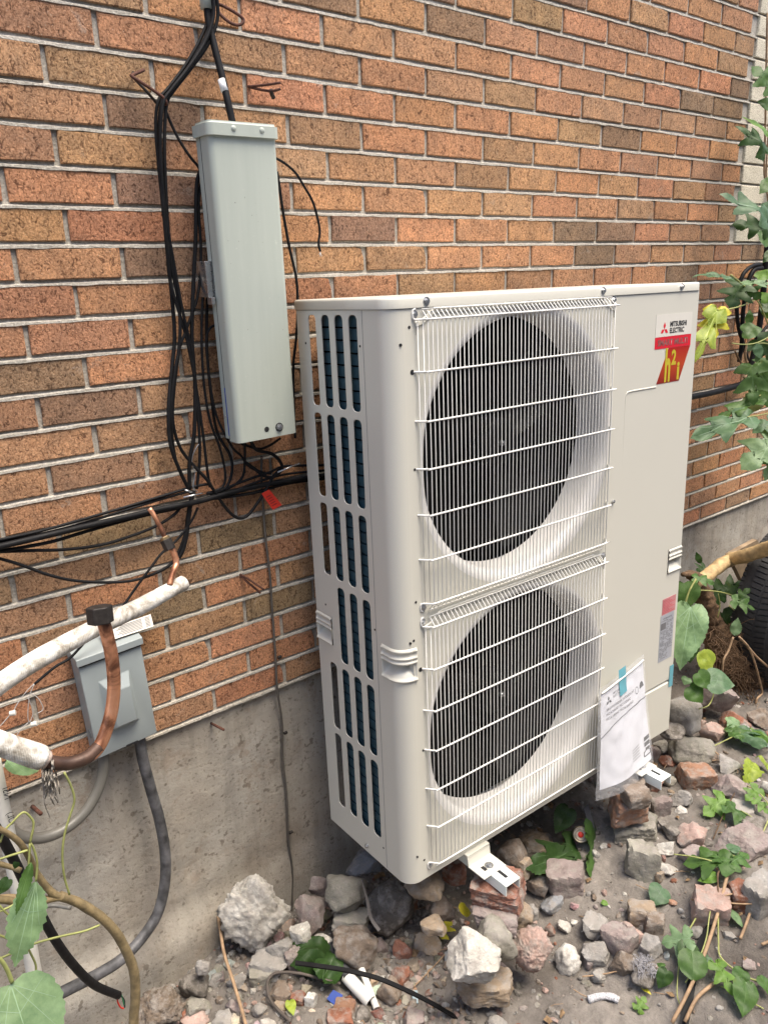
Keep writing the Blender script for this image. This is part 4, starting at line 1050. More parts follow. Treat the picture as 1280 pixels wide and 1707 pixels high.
# conduits below the disconnect box
rope('conduit', [(232, 1225, -.030), (238, 1265, -.032), (252, 1318, -.036), (266, 1368, -.042), (275, 1420, -.050), (275, 1470, -.058), (264, 1520, -.068), (240, 1560, -.080), (205, 1598, -.095), (165, 1624, -.11), (120, 1647, -.12), (78, 1668, -.13)], .0125, M['pvc_dark'], 'weathered dark grey pipe curving down the concrete from the disconnect box', 'conduit', n=16, sub=10)
fx_ = thing('conduit', 'ribbed light grey flexible conduit curving left from under the disconnect box', 'conduit', (0, 0, 0))
fp = spline(P([(173, 1250, -.028), (172, 1285, -.030), (163, 1318, -.034), (143, 1352, -.040), (112, 1380, -.046), (75, 1396, -.050), (40, 1396, -.052), (5, 1380, -.052), (-30, 1360, -.05)]), 22)
vs, fs = tube_geo(fp, .0118, 16)
for i, v in enumerate(vs):
    rI = i // 16; c_ = fp[rI]; vs[i] = c_ + (v - c_) * (1 + .018 * (1 if rI % 2 else -1))
mobj('flex_pipe', vs, fs, M['pvc_grey'], fx_, True)
pv = thing('plastic_pipe', 'white plastic pipe with printed letters at the lower left edge', 'pipe', (0, 0, 0))
pp_ = P([(-14, 1260, -.075), (2, 1340, -.075), (14, 1400, -.075), (26, 1460, -.08), (42, 1540, -.085), (60, 1640, -.09)])
tube('pipe', pp_, .0150, M['pvc_white'], pv, 20, 6)
for s_, q, sz in (('NSI', (8, 1335), .019), ('(UL)', (16, 1378), .017), ('CA', (45, 1515), .019)):
    p0 = Y(q[0], q[1], -.0925); d_ = (Y(q[0] + 12, q[1] + 60, -.0925) - p0).normalized(); nn = Vector((0, -1, 0)); s2 = nn.cross(d_).normalized()
    Mx = Matrix((( -d_.x, s2.x, nn.x, p0.x), (-d_.y, s2.y, nn.y, p0.y), (-d_.z, s2.z, nn.z, p0.z), (0, 0, 0, 1)))
    text_mesh('lettering', s_, sz, Mx, M['ink'], pv)
# refrigerant pipes in the foreground
def hexnut(name, p, d_, r, h, mat, par):
    p = Vector(p); d_ = Vector(d_).normalized(); return MB().cyl(p - d_ * h / 2, p + d_ * h / 2, r, 6).build(name, mat, par, bevel=r * .10, seg=2)
up = thing('insulated_pipe', 'white insulated pipe slanting up to the right with a small brass fitting', 'pipe', (0, 0, 0))
ih = P([(-40, 1168, -.42), (0, 1140, -.41), (60, 1101, -.40), (150, 1052, -.37), (230, 1013, -.34), (285, 983, -.32), (306, 972, -.31)])
tube('insulation', ih, lambda t_: .0158 - .0022 * t_ + .0003 * math.sin(t_ * 21), M['insul'], up, 20, 10, jit=.02)
tube('foam_core', P([(300, 975, -.312), (309, 970.5, -.309)]), .0095, M['foam_core'], up, 12, 0)
tube('copper_tube', P([(283, 975, -.325), (286, 962, -.32), (291, 948, -.315), (294, 938, -.31), (290, 922, -.305), (284, 912, -.30), (278, 902, -.295)]), .0054, M['copper'], up, 12, 8, jit=.08)
tube('copper_tube', P([(278, 902, -.295), (262, 868, -.28), (249, 847, -.27)]), .0043, M['copper'], up, 12, 5)
hexnut('flare_nut', Y(280, 908, -.298), Y(274, 896, -.292) - Y(286, 920, -.304), .0105, .020, M['iron'], up)
hexnut('flare_nut', Y(276, 899, -.294), Y(274, 896, -.292) - Y(286, 920, -.304), .0088, .010, plain('brass_nut', (.30, .22, .12), .35, metal=.7), up)
lp = thing('insulated_pipe', 'curved tarnished copper pipe with a large dark hex nut, coming out of white insulation', 'pipe', (0, 0, 0))
tube('insulation', P([(-60, 1225, -.50), (-10, 1237, -.50), (35, 1252, -.50), (70, 1264, -.50)]), lambda t_: .0172 + .0005 * math.sin(t_ * 9), M['insul'], lp, 20, 10, jit=.02)
tube('foam_core', P([(62, 1261, -.50), (76, 1266, -.50)]), .0145, M['foam_core'], lp, 14, 0, jit=.2)
cpp = P([(58, 1262, -.50), (85, 1271, -.50), (115, 1273, -.50), (145, 1263, -.50), (165, 1245, -.495), (178, 1215, -.49), (187, 1180, -.485), (190, 1140, -.48), (187, 1100, -.475), (180, 1065, -.47), (172, 1035, -.465)])
tube('copper_tube', cpp, .0098, M['copper'], lp, 18, 10)
tube('browned_section', [p + Vector((0, 0, 0)) for p in cpp[:5]], .0100, M['copper_dark'], lp, 18, 10)
hexnut('hex_nut', Y(166.5, 1025, -.462), Y(165, 1010, -.46) - Y(169, 1044, -.466), .0195, .026, M['iron'], lp)
rw = random.Random(4)
fb = thing('frayed_fibres', 'grey frayed fibres hanging from the cut end of the lower insulated pipe', 'frayed fibre', (0, 0, 0))
mb = MB()
for i in range(26):
    x, y = rw.uniform(70, 92), rw.uniform(1262, 1276); pts = [(x, y, -.50)]; L_ = rw.choice((3, 4, 4, 5, 7)); tx = rw.uniform(-1, 5)
    for k in range(L_): x += rw.uniform(-6, 6) + tx * .5; y += rw.uniform(8, 19); pts.append((x, y, -.50 + rw.uniform(-.02, .02)))
    vs, fs = tube_geo(spline(P(pts), 5), lambda t_, q=rw.uniform(.0006, .0018): q * (1 - .5 * t_), 5, jit=.6); mb.add(vs, fs)
fbm = mb.build('fibre_strands', plain('dirty_fibre', (.26, .235, .20), .95, var=.4, vs=120), fb, True); tag(fbm, kind='stuff')
# loose wire ends
lw = thing('wire_splice', 'thin loose wires twisted together with small white caps at the left edge', 'wire', (0, 0, 0))
wm = plain('pale_wire', (.42, .40, .38), .5)
for pts in ([(57, 1140), (45, 1152), (30, 1172), (22, 1187)], [(20, 1188), (8, 1202), (-10, 1222)], [(57, 1141), (50, 1158), (47, 1178), (47, 1200), (52, 1206)], [(50, 1155), (64, 1165), (72, 1182), (62, 1190)], [(45, 1160), (55, 1186), (50, 1205)], [(47, 1205), (35, 1216), (28, 1226)]):
    tube('wire', P(pts, -.07), .0009, wm, lw, 5, 5)
for q in ((21, 1188), (57, 1206)): MB().cyl(Y(q[0] - 5, q[1] + 2, -.07), Y(q[0] + 5, q[1], -.075), .0048, 10, r2=.0056).build('wire_cap', M['pvc_white'], lw, bevel=.001)
# thick black cable with bare ends, lower left
bc = thing('cable', 'thick black power cable ending in red and green wires at the foot of the concrete', 'cable', (0, 0, 0))
tube('sheath', P([(-30, 1345, -.40), (0, 1392, -.38), (22, 1432, -.36), (46, 1482, -.34), (68, 1524, -.32), (95, 1572, -.30), (125, 1612, -.27), (158, 1643, -.24), (197, 1660, -.21)]), .0082, M['black_cable'], bc, 14, 10)
for mt, pts in ((M['red_plastic'], [(197, 1660), (196, 1670), (201, 1680), (206, 1682)]), (M['green_plastic'], [(200, 1657), (204, 1664), (207, 1676)]), (M['ink'], [(201, 1660), (207, 1668), (208, 1680)])): tube('wire_core', P(pts, -.21), .0017, mt, bc, 6, 5)
# black cables at the right
rg = 'black cables by the vine at the right'
def rcab(lst, r, label): return rope('cable', lst, r, CB, label, 'cable', -.03, rg)
rcab([(1292, 300), (1284, 370), (1276, 440), (1270, 510), (1263, 560), (1255, 595), (1248, 620), (1241, 637), (1215, 647), (1180, 656), (1150, 662), (1120, 670)], .012, 'thick black pipe coming down the wall behind the vine and turning left to the unit')
rcab([(1268, 440), (1252, 444), (1238, 458), (1230, 485), (1228, 515), (1231, 545), (1238, 570), (1246, 600)], .0075, 'outer black cable loop hanging among the vine leaves')
rcab([(1270, 446), (1256, 450), (1247, 470), (1240, 505), (1237, 545), (1236, 575), (1232, 603)], .0085, 'inner black cable loop hanging among the vine leaves')
rcab([(1285, 535), (1272, 552), (1262, 575), (1254, 600)], .006, 'short black cable slanting in from the right edge at mid height')

# ================================================================== RUBBLE
def rock_mesh(seed, kind, sub_=4):
    r_ = random.Random(seed); bm = bmesh.new()
    bmesh.ops.create_icosphere(bm, subdivisions=sub_, radius=1)
    pl = []
    if kind == 'block':
        for a_ in ((1, 0, 0), (-1, 0, 0), (0, 1, 0), (0, -1, 0), (0, 0, 1), (0, 0, -1)):
            n_ = (Vector(a_) + Vector([r_.uniform(-.16, .16) for _ in range(3)])).normalized(); pl.append((n_, r_.uniform(.60, .74)))
        for _ in range(4): n_ = Vector([r_.gauss(0, 1) for _ in range(3)]).normalized(); pl.append((n_, r_.uniform(.80, .95)))
    elif kind == 'ang':
        for _ in range(13): n_ = Vector([r_.gauss(0, 1) for _ in range(3)]).normalized(); pl.append((n_, r_.uniform(.58, .88)))
    elif kind == 'flat':
        for a_ in ((0, 0, 1), (0, 0, -1)): pl.append(((Vector(a_) + Vector([r_.uniform(-.12, .12) for _ in range(3)])).normalized(), .6))
        for _ in range(9): n_ = Vector([r_.gauss(0, 1), r_.gauss(0, 1), r_.gauss(0, .35)]).normalized(); pl.append((n_, r_.uniform(.6, .9)))
    else:
        for _ in range(18): n_ = Vector([r_.gauss(0, 1) for _ in range(3)]).normalized(); pl.append((n_, r_.uniform(.80, .98)))
    o_ = Vector([r_.uniform(0, 50) for _ in range(3)])
    p_ = 70 if kind in ('block', 'ang', 'flat') else 16
    for v in bm.verts:
        d_ = v.co.normalized(); s = 0
        for n_, h in pl:
            q = d_.dot(n_)
            if q > .05: s += (q / h) ** p_
        r = s ** (-1 / p_) if s > 0 else 1.2
        r = min(r, 1.35)
        q = noise.noise(d_ * 2.1 + o_); q2 = noise.noise(d_ * 6 + o_); q3 = noise.noise(d_ * 17 + o_)
        q4 = noise.noise(d_ * 40 + o_)
        if kind == 'lump': r *= 1 + .16 * q + .17 * abs(q2) + .15 * abs(q3) + .09 * abs(q4) + .05 * noise.noise(d_ * 75 + o_)
        elif kind == 'round': r *= 1 + .12 * q + .05 * q2 + .022 * q3 + .012 * q4
        else: r *= 1 + .10 * q + .055 * q2 + .040 * q3 + .022 * q4
        v.co = d_ * r
    lo = [min(v.co[i] for v in bm.verts) for i in range(3)]; hi = [max(v.co[i] for v in bm.verts) for i in range(3)]
    for v in bm.verts: v.co = Vector([(v.co[i] - lo[i]) / (hi[i] - lo[i]) * 2 - 1 for i in range(3)])
    me = bpy.data.meshes.new('rock'); bm.to_mesh(me); bm.free(); shade(me); me.materials.append(M['rock'])
    me.set_sharp_from_angle(angle=math.radians(38)) if kind in ('block', 'ang', 'flat') else None
    return me
RC_ = dict(grey=(.27, .26, .245), mauve=(.25, .205, .195), brown=(.190, .150, .118), red=(.225, .108, .078), pale=(.48, .465, .43), green=(.235, .225, .190), pink=(.36, .255, .22), dark=(.125, .113, .098), tan=(.29, .225, .16), blue=(.215, .225, .24), orange=(.31, .175, .115), white=(.60, .585, .54), rusty=(.22, .095, .06))
YAW = math.radians(-38.8)
MESHC = {}
rr_ = random.Random(77)
def rock(cx, cy, w_, h_, col, kind, label, yp=None, tilt=0, name='rock', deep=.85, spin=None):
    if yp is None:
        B = G(cx, cy + .30 * h_); px_m = depth(B) / F_PX; hh = h_ * px_m * .5 * .93
        C_ = B + Vector((0, 0, hh * .50))
    else:
        C_ = Y(cx, cy, yp); px_m = depth(C_) / F_PX; hh = h_ * px_m * .5 * .96
    sw = w_ * px_m * .5
    me = rock_mesh(rr_.randrange(10 ** 6), kind, 5 if w_ > 70 else 4)
    me.transform(Matrix.Rotation(rr_.uniform(-.3, .3) if spin is None else spin, 4, 'Z'))
    me.transform(Matrix.Diagonal((sw, sw * deep, hh, 1)))
    o = bpy.data.objects.new(name, me); o.location = C_; o.rotation_euler = (0, tilt, YAW); link(o)
    c = RC_[col]; f_ = rr_.uniform(.9, 1.1); o.color = (*(q * f_ for q in c), 1)
    return tag(o, label, 'brick piece' if name == 'brick_piece' else 'stone', 'stones and rubble by the wall')
R_ = rock
R_(425, 1523, 114, 148, 'pale', 'lump', 'biggest pale lumpy stone leaning on the concrete wall', yp=-.085, tilt=-.25, deep=.6)
R_(532, 1477, 38, 50, 'mauve', 'ang', 'mauve pointed stone standing between the grey wire and a rounded stone', yp=-.08)
R_(520, 1520, 56, 60, 'mauve', 'ang', 'mauve broken stone right of the biggest pale stone', yp=-.13)
R_(575, 1492, 70, 74, 'green', 'round', 'rounded olive grey stone left of the big dark boulder', yp=-.17)
R_(606, 1444, 58, 42, 'blue', 'ang', 'blue grey flat topped stone directly under the left edge of the unit', yp=-.12)
R_(650, 1512, 82, 104, 'dark', 'round', 'large dark brown boulder under the left corner of the unit', yp=-.24, tilt=.15)
R_(586, 1536, 62, 34, 'green', 'block', 'greenish slab behind the smooth brown boulder', yp=-.20)
R_(593, 1581, 78, 82, 'brown', 'round', 'smooth round brown boulder in front of the greenish slab', yp=-.27)
R_(501, 1596, 50, 64, 'mauve', 'flat', 'smooth grey flat stone standing right of the grey block')
R_(450, 1604, 62, 46, 'grey', 'block', 'grey block with a light top below the biggest pale stone', tilt=.2)
R_(436, 1622, 44, 34, 'green', 'block', 'dark olive block under the grey block')
R_(466, 1577, 44, 26, 'grey', 'flat', 'thin grey slab against the foot of the biggest pale stone', yp=-.15)
R_(502, 1558, 38, 30, 'white', 'flat', 'cream broken tile piece above the smooth grey flat stone', yp=-.17, tilt=-.3)
R_(538, 1569, 32, 32, 'white', 'ang', 'white streaked stone left of the round brown boulder', yp=-.20)
R_(395, 1634, 32, 30, 'grey', 'ang', 'pale grey angular stone by the dry stalk at lower left')
R_(519, 1666, 19, 34, 'white', 'block', 'small upright cream chip under the crumpled green leaf')
R_(434, 1683, 28, 24, 'grey', 'lump', 'grey pitted lump near the bottom left of the rubble')
R_(468, 1679, 24, 20, 'tan', 'ang', 'tan pebble right of the grey pitted lump')
R_(574, 1680, 38, 20, 'orange', 'block', 'orange brown brick fragment near the white split pipe', name='brick_piece')
R_(566, 1697, 44, 22, 'rusty', 'block', 'rust brown brick fragment at the bottom edge', name='brick_piece')
R_(605, 1692, 27, 30, 'dark', 'round', 'dark grey round knob stone below the white split pipe')
R_(498, 1664, 24, 28, 'rusty', 'block', 'small reddish brown piece left of the cream chip')
R_(469, 1652, 46, 20, 'brown', 'flat', 'flat dark brown stone inside the curled root')
R_(709, 1478, 70, 48, 'tan', 'lump', 'pitted brown stone right below the bottom corner of the unit', yp=-.34)
R_(738, 1516, 44, 50, 'brown', 'lump', 'brown stone in the shade left of the left brick pile', yp=-.36)
R_(757, 1455, 36, 46, 'rusty', 'block', 'dark red brick standing in the shade behind the left rail', yp=-.34, name='brick_piece')
R_(669, 1580, 33, 38, 'red', 'ang', 'small bright red brick chunk right of the round brown boulder', name='brick_piece')
R_(722, 1545, 44, 20, 'tan', 'flat', 'flat tan stone above the yellow leaf', yp=-.40)
R_(713, 1568, 50, 32, 'tan', 'ang', 'tan angular stone left of the yellow leaf')
R_(634, 1576, 30, 26, 'mauve', 'ang', 'small pinkish wedge between the brown boulder and the red chunk')
R_(650, 1650, 44, 66, 'brown', 'round', 'upright brown cylinder shaped stone crossed by the black strip')
R_(668, 1626, 34, 40, 'rusty', 'ang', 'reddish veined piece behind the upright brown stone')
R_(688, 1697, 42, 34, 'mauve', 'flat', 'flat round pinkish stone at the bottom edge below the black strip')
R_(829, 1703, 34, 22, 'grey', 'round', 'small round grey stone at the bottom edge, centre')
R_(265, 1680, 80, 66, 'brown', 'lump', 'rough brown stone at the foot of the concrete, bottom left', yp=-.10)
R_(326, 1647, 56, 54, 'dark', 'lump', 'dark earth clod left of the dry stalk', yp=-.08)
R_(338, 1614, 28, 30, 'grey', 'lump', 'light grey lump on top of the dark earth clod', yp=-.10)
R_(360, 1630, 24, 26, 'grey', 'ang', 'grey chip between the earth clod and the dry stalk')
R_(328, 1678, 46, 36, 'green', 'ang', 'greenish grey stone below the dark earth clod')
R_(326, 1699, 48, 24, 'pink', 'ang', 'pink stone at the bottom edge left of centre')
R_(392, 1672, 30, 30, 'mauve', 'ang', 'mauve stone left of the grey pitted lump')
R_(376, 1700, 40, 26, 'grey', 'ang', 'streaked grey stone at the bottom edge')
R_(448, 1712, 40, 26, 'pale', 'lump', 'pale lump cut by the bottom edge')
# under the unit
R_(901, 1406, 78, 46, 'tan', 'lump', 'large tan stone in the shade under the middle of the unit', yp=-.30)
R_(852, 1426, 54, 66, 'brown', 'round', 'brown stone right behind the left mounting foot', yp=-.36)
R_(870, 1450, 34, 46, 'tan', 'ang', 'tan stone squeezed beside the left brick pile', yp=-.40)
R_(916, 1440, 26, 24, 'green', 'ang', 'small olive stone below the large tan stone')
R_(943, 1459, 70, 52, 'mauve', 'block', 'angular mauve block in front of the shade, left of the big lobed leaf')
R_(895, 1471, 46, 46, 'brown', 'ang', 'triangular brown stone right of the left brick pile')
R_(927, 1479, 22, 30, 'mauve', 'flat', 'thin leaning sliver right of the triangular brown stone')
R_(920, 1506, 40, 28, 'blue', 'ang', 'glassy pale stone below the triangular brown one')
R_(941, 1542, 26, 24, 'pale', 'ang', 'small pale grey stone right of the base of the left pile')
R_(957, 1538, 13, 13, 'white', 'round', 'tiny white pebble touching the small pale grey stone')
R_(916, 1546, 20, 28, 'rusty', 'ang', 'small red brown flake right of the left pile')
R_(989, 1540, 50, 30, 'grey', 'flat', 'flat slate grey stone in the soil, middle')
R_(946, 1597, 40, 64, 'pale', 'lump', 'upright white and green stone standing alone on the soil')
R_(992, 1582, 56, 48, 'grey', 'ang', 'grey stone with pale veins right of the upright white stone')
R_(1030, 1564, 60, 56, 'mauve', 'flat', 'large flat mauve slab behind the veined grey stone')
R_(1039, 1602, 46, 50, 'brown', 'ang', 'brown angular stone at the foot of the mauve slab')
R_(1056, 1553, 36, 44, 'pink', 'ang', 'pinkish brown stone under the saddle shaped one')
R_(1068, 1520, 46, 44, 'tan', 'block', 'saddle shaped grey brown stone, upper half')
R_(1090, 1538, 36, 44, 'brown', 'block', 'brown stone forming the right foot of the saddle shape')
R_(1083, 1576, 38, 42, 'grey', 'ang', 'dark grey lumpy stone below the saddle shaped one')
R_(1072, 1630, 46, 36, 'dark', 'lump', 'earth clod covered with grey fluff')
R_(984, 1604, 20, 26, 'mauve', 'flat', 'small sliver between the upright white and the veined stone')
R_(998, 1625, 30, 20, 'grey', 'lump', 'grey crumbs in front of the brown angular stone')
R_(1010, 1548, 16, 14, 'pale', 'ang', 'small pale chip at the tip of the mauve slab')
R_(1121, 1505, 15, 10, 'orange', 'round', 'tiny orange pebble right of the pale heart leaf')
R_(1134, 1517, 12, 12, 'blue', 'round', 'tiny blue grey pebble left of the pink block')
R_(887, 1520, 22, 40, 'grey', 'lump', 'grey crumbly piece against the right side of the left pile')
# left pile
R_(806, 1634, 100, 40, 'tan', 'flat', 'base slab of the left brick pile', yp=-.545)
R_(790, 1600, 92, 74, 'pale', 'ang', 'big whitish rock low in the left brick pile', yp=-.575)
R_(884, 1582, 72, 86, 'pink', 'lump', 'big knobbly pinkish rock on the right of the left brick pile', yp=-.585, tilt=.2)
R_(829, 1569, 66, 70, 'green', 'round', 'greenish grey stone in the middle of the left brick pile', yp=-.570)
R_(862, 1523, 56, 44, 'tan', 'lump', 'knobbly tan end of the slab layer in the left pile', yp=-.49)
R_(824, 1521, 82, 44, 'mauve', 'block', 'brown slab under the red brick of the left pile', yp=-.510, deep=1.0)
R_(831, 1481, 88, 50, 'red', 'block', 'red brick directly under the left rail, topmost of its pile', yp=-.495, name='brick_piece', deep=.9)
# right pile
R_(1059, 1376, 80, 44, 'green', 'block', 'greenish slab at the base of the right pile', yp=-.50)
R_(1045, 1347, 64, 46, 'orange', 'block', 'orange red brick in the middle of the right pile', yp=-.495, name='brick_piece')
R_(1060, 1328, 42, 34, 'brown', 'block', 'small brown stone resting on the orange brick of the right pile', yp=-.53)
R_(1047, 1305, 60, 36, 'brown', 'ang', 'dark brown stone under the right rail, topmost of its pile', yp=-.475)
# right of the unit
R_(1092, 1304, 28, 36, 'red', 'ang', 'bright red chunk right of the end of the right rail', name='brick_piece')
R_(1100, 1342, 33, 46, 'mauve', 'block', 'upright purple brown block right of the right pile', name='brick_piece')
R_(1134, 1330, 44, 38, 'grey', 'ang', 'grey brown angular stone right of the purple block')
R_(1134, 1350, 22, 16, 'pale', 'lump', 'small pale crumb in front of the grey brown stone')
R_(1115, 1302, 23, 23, 'green', 'round', 'small olive stone above the grey brown one')
R_(1159, 1292, 56, 42, 'orange', 'block', 'orange brown brick piece with a notch, right of the rail end', name='brick_piece')
R_(1217, 1312, 60, 44, 'mauve', 'ang', 'large mauve angular stone right of the notched brick piece')
R_(1149, 1389, 50, 48, 'pink', 'ang', 'reddish pink angular stone above the lobed leaves')
R_(1069, 1430, 58, 72, 'green', 'block', 'large grey green block right of the big lobed leaf')
R_(1106, 1410, 34, 28, 'pale', 'ang', 'pale chip at the right of the large grey green block')
R_(1122, 1384, 44, 26, 'dark', 'flat', 'dark slab behind the pale chip')
R_(1152, 1244, 78, 56, 'green', 'round', 'big smooth olive boulder below the right corner of the unit')
R_(1187, 1220, 48, 44, 'pink', 'ang', 'pink angular stone behind the olive boulder')
R_(1102, 1244, 29, 32, 'pale', 'ang', 'pale stone touching the lower right edge of the unit')
R_(1088, 1252, 24, 32, 'mauve', 'ang', 'mauve stone left of the pale one at the unit edge')
R_(1138, 1196, 62, 74, 'grey', 'round', 'tall dark grey boulder right beside the lower corner of the unit', yp=-.37)
R_(1122, 1220, 48, 24, 'dark', 'lump', 'dark lump at the foot of the tall grey boulder', yp=-.41)
R_(1221, 1200, 48, 38, 'rusty', 'ang', 'brown red stone below the serrated leaf')
R_(1167, 1205, 20, 22, 'pink', 'ang', 'small pink stone right of the tall grey boulder')
R_(1266, 1198, 38, 36, 'brown', 'ang', 'brown stone under the roots at the right edge')
R_(1276, 1226, 26, 26, 'rusty', 'ang', 'dark red stone cut by the right edge')
R_(1246, 1223, 42, 34, 'grey', 'ang', 'grey stone behind the limp leaves')
R_(1214, 1273, 38, 36, 'grey', 'ang', 'grey stone above the large mauve one')
R_(1192, 1262, 28, 20, 'brown', 'ang', 'brown chip right of the olive boulder')
R_(1277, 1313, 24, 34, 'pale', 'lump', 'pale blue grey lump at the right edge')
R_(1190, 1160, 60, 50, 'mauve', 'flat', 'dark slate leaning between the leaves and the roots', yp=-.36, tilt=.5)
R_(1230, 1352, 64, 24, 'grey', 'flat', 'flat grey slab under the bright leaf at the right')
R_(1257, 1382, 66, 30, 'dark', 'flat', 'dark slab below the flat grey one at the right edge')
R_(1236, 1404, 92, 42, 'mauve', 'flat', 'broad flat stone sunk in the soil at the right')
R_(1154, 1424, 48, 34, 'mauve', 'flat', 'mauve slab half under the lobed leaves')
R_(1183, 1508, 64, 58, 'pink', 'block', 'pink block under the dry vine stalk')
R_(1238, 1490, 54, 52, 'rusty', 'block', 'dark red brick with holes right of the pink block', name='brick_piece')
R_(1264, 1488, 66, 76, 'grey', 'flat', 'large slate slab leaning at the right edge')
R_(1113, 1448, 34, 24, 'pale', 'ang', 'pale chip at the left of the lobed leaves')
R_(1099, 1460, 20, 26, 'tan', 'flat', 'torn brown piece right of the grey green block')
R_(1145, 1268, 22, 14, 'tan', 'ang', 'small tan piece below the olive boulder')
R_(1112, 1268, 26, 20, 'rusty', 'ang', 'brown stone above the right rail end')
R_(1160, 1553, 24, 20, 'grey', 'round', 'grey pebble beside the black strip at right')
R_(1215, 1560, 20, 10, 'grey', 'flat', 'light sliver on the dark soil at right')
R_(1248, 1608, 26, 12, 'mauve', 'flat', 'flat pale stone in the dark soil at right')
R_(1198, 1680, 14, 12, 'grey', 'round', 'small grey pebble between the two twigs at the bottom')
# small stones filling the rubble; nothing in the photograph tells these apart
rg_ = random.Random(21); protos = []; SM = []
for q in range(14):
    me = rock_mesh(900 + q, rg_.choice(('ang', 'block', 'ang', 'flat', 'lump'))); SM.append(me)
n_ = 0
while n_ < 165:
    if n_ < 125: x, y = rg_.uniform(.02, .80), rg_.uniform(-.52, -.04)
    else: x, y = rg_.uniform(.9, 2.2), rg_.uniform(-.80, -.25)
    if n_ < 125 and y > -.02 - .0 and rg_.random() < .2: continue
    if n_ < 125 and y < -.30 - .25 * x and rg_.random() < .7: continue
    s = rg_.uniform(.007, .019) if n_ < 125 else rg_.uniform(.006, .013)
    o = bpy.data.objects.new('rock', rg_.choice(SM)); o.scale = (s * rg_.uniform(.9, 1.4), s * rg_.uniform(.7, 1.1), s * rg_.uniform(.6, .9)); o.rotation_euler = (rg_.uniform(-.4, .4), rg_.uniform(-.4, .4), rg_.uniform(0, 6.3))
    o.location = (x, y, gz(x, y) + s * .35); link(o); c = RC_[rg_.choice(('grey', 'grey', 'mauve', 'mauve', 'brown', 'dark', 'tan', 'pink', 'pale', 'green', 'rusty'))]; o.color = (*(q * rg_.uniform(.85, 1.15) for q in c), 1)
    tag(o, 'one of the small broken stones filling the gaps between the bigger rubble', 'stone', 'small stones between the rubble'); n_ += 1
# gravel and crumbs: far too many to count
for q in range(10):
    bm = bmesh.new(); bmesh.ops.create_icosphere(bm, subdivisions=1, radius=1)
    for v in bm.verts: v.co = v.co * rg_.uniform(.7, 1.1)
    bm.verts.ensure_lookup_table(); protos.append(([v.co.copy() for v in bm.verts], [[v.index for v in f.verts] for f in bm.faces])); bm.free()
mb = MB(); gcol = []
def dens(x, y):
    d = .28 + .5 * smooth(-.45, -.1, y)
    if x < .75: d = max(d, .95)
    if x > 1.55: d *= .8
    d *= .35 + 1.1 * max(0, noise.noise(Vector((x * 5, y * 5, 3))) + .35)
    return d
cnt = 0
while cnt < 15000:
    x, y = rg_.uniform(-.2, 2.9), rg_.uniform(-1.25, -.01)
    if rg_.random() > dens(x, y): continue
    s = .0020 + .0115 * rg_.random() ** (4.2 if x > .8 else 2.2)
    if s > .009 and y < -.7: s *= .6
    vs, fs = protos[rg_.randrange(10)]
    R3 = Matrix.Rotation(rg_.uniform(0, 6.3), 3, 'Z') @ Matrix.Rotation(rg_.uniform(0, 6.3), 3, 'X')
    sc = (s * rg_.uniform(.8, 1.4), s * rg_.uniform(.7, 1.1), s * rg_.uniform(.5, .9)); z = gz(x, y) + s * .25
    mb.add([R3 @ Vector((v.x * sc[0], v.y * sc[1], v.z * sc[2])) + Vector((x, y, z)) for v in vs], fs)
    c = RC_[rg_.choice(('grey', 'grey', 'mauve', 'brown', 'brown', 'dark', 'dark', 'tan', 'pink', 'pale', 'green', 'rusty'))]; gcol += [tuple(q * .9 for q in c)] * len(fs); cnt += 1
m3 = M['rock'].copy(); m3.name = 'gravel_stone'; t3 = m3.node_tree; at = t3.nodes.new('ShaderNodeAttribute'); at.attribute_name = 'stone'
for l in list(t3.links):
    if l.from_node.type == 'OBJECT_INFO': s_ = l.to_socket; t3.links.remove(l); t3.links.new(at.outputs['Color'], s_)
gr = mb.build('gravel', m3); ca = gr.data.color_attributes.new('stone', 'FLOAT_COLOR', 'CORNER')
for p, c in zip(gr.data.polygons, gcol):
    for li in p.loop_indices: ca.data[li].color = (*c, 1)
tag(gr, 'loose gravel and crumbs scattered over the soil', 'gravel', kind='stuff')
# straw and small litter
mb = MB()
for q in range(260):
    x, y = rg_.uniform(.0, 2.5), rg_.uniform(-1.15, -.05)
    if x > .9 and rg_.random() < .45: continue
    a_ = rg_.uniform(0, 6.3); L_ = rg_.uniform(.012, .055); z = gz(x, y) + .008
    p0 = Vector((x, y, z)); p1 = p0 + Vector((math.cos(a_) * L_, math.sin(a_) * L_, rg_.uniform(0, .014))); pm = (p0 + p1) / 2 + Vector((rg_.uniform(-.006, .006), rg_.uniform(-.006, .006), .003))
    mb.add(*tube_geo([p0, pm, p1], rg_.uniform(.0006, .0014), 4))
tag(mb.build('straw_litter', M['twig']), 'dry straw and bits of stalk scattered over the soil', 'litter', kind='stuff')

mb = MB()
for q in range(150):
    x, y = rg_.uniform(.0, 2.6), rg_.uniform(-1.1, -.05); z = gz(x, y) + .009; a_ = rg_.uniform(0, 6.3); L_ = rg_.uniform(.006, .018)
    ex_ = Vector((math.cos(a_), math.sin(a_), rg_.uniform(-.3, .5))) * L_; ey_ = Vector((-math.sin(a_), math.cos(a_), rg_.uniform(-.4, .4))) * L_ * .6; p0 = Vector((x, y, z))
    mb.add([p0 - ex_, p0 - ey_ + Vector((0, 0, .003)), p0 + ex_ * .8, p0 + ey_, p0 + Vector((0, 0, .005))], [(0, 1, 4), (1, 2, 4), (2, 3, 4), (3, 0, 4)])
tag(mb.build('dead_leaf_litter', plain('dead_leaf', (.20, .13, .07), .9, var=.5, vs=90)), 'dry brown leaf crumbs scattered over the soil', 'litter', kind='stuff')
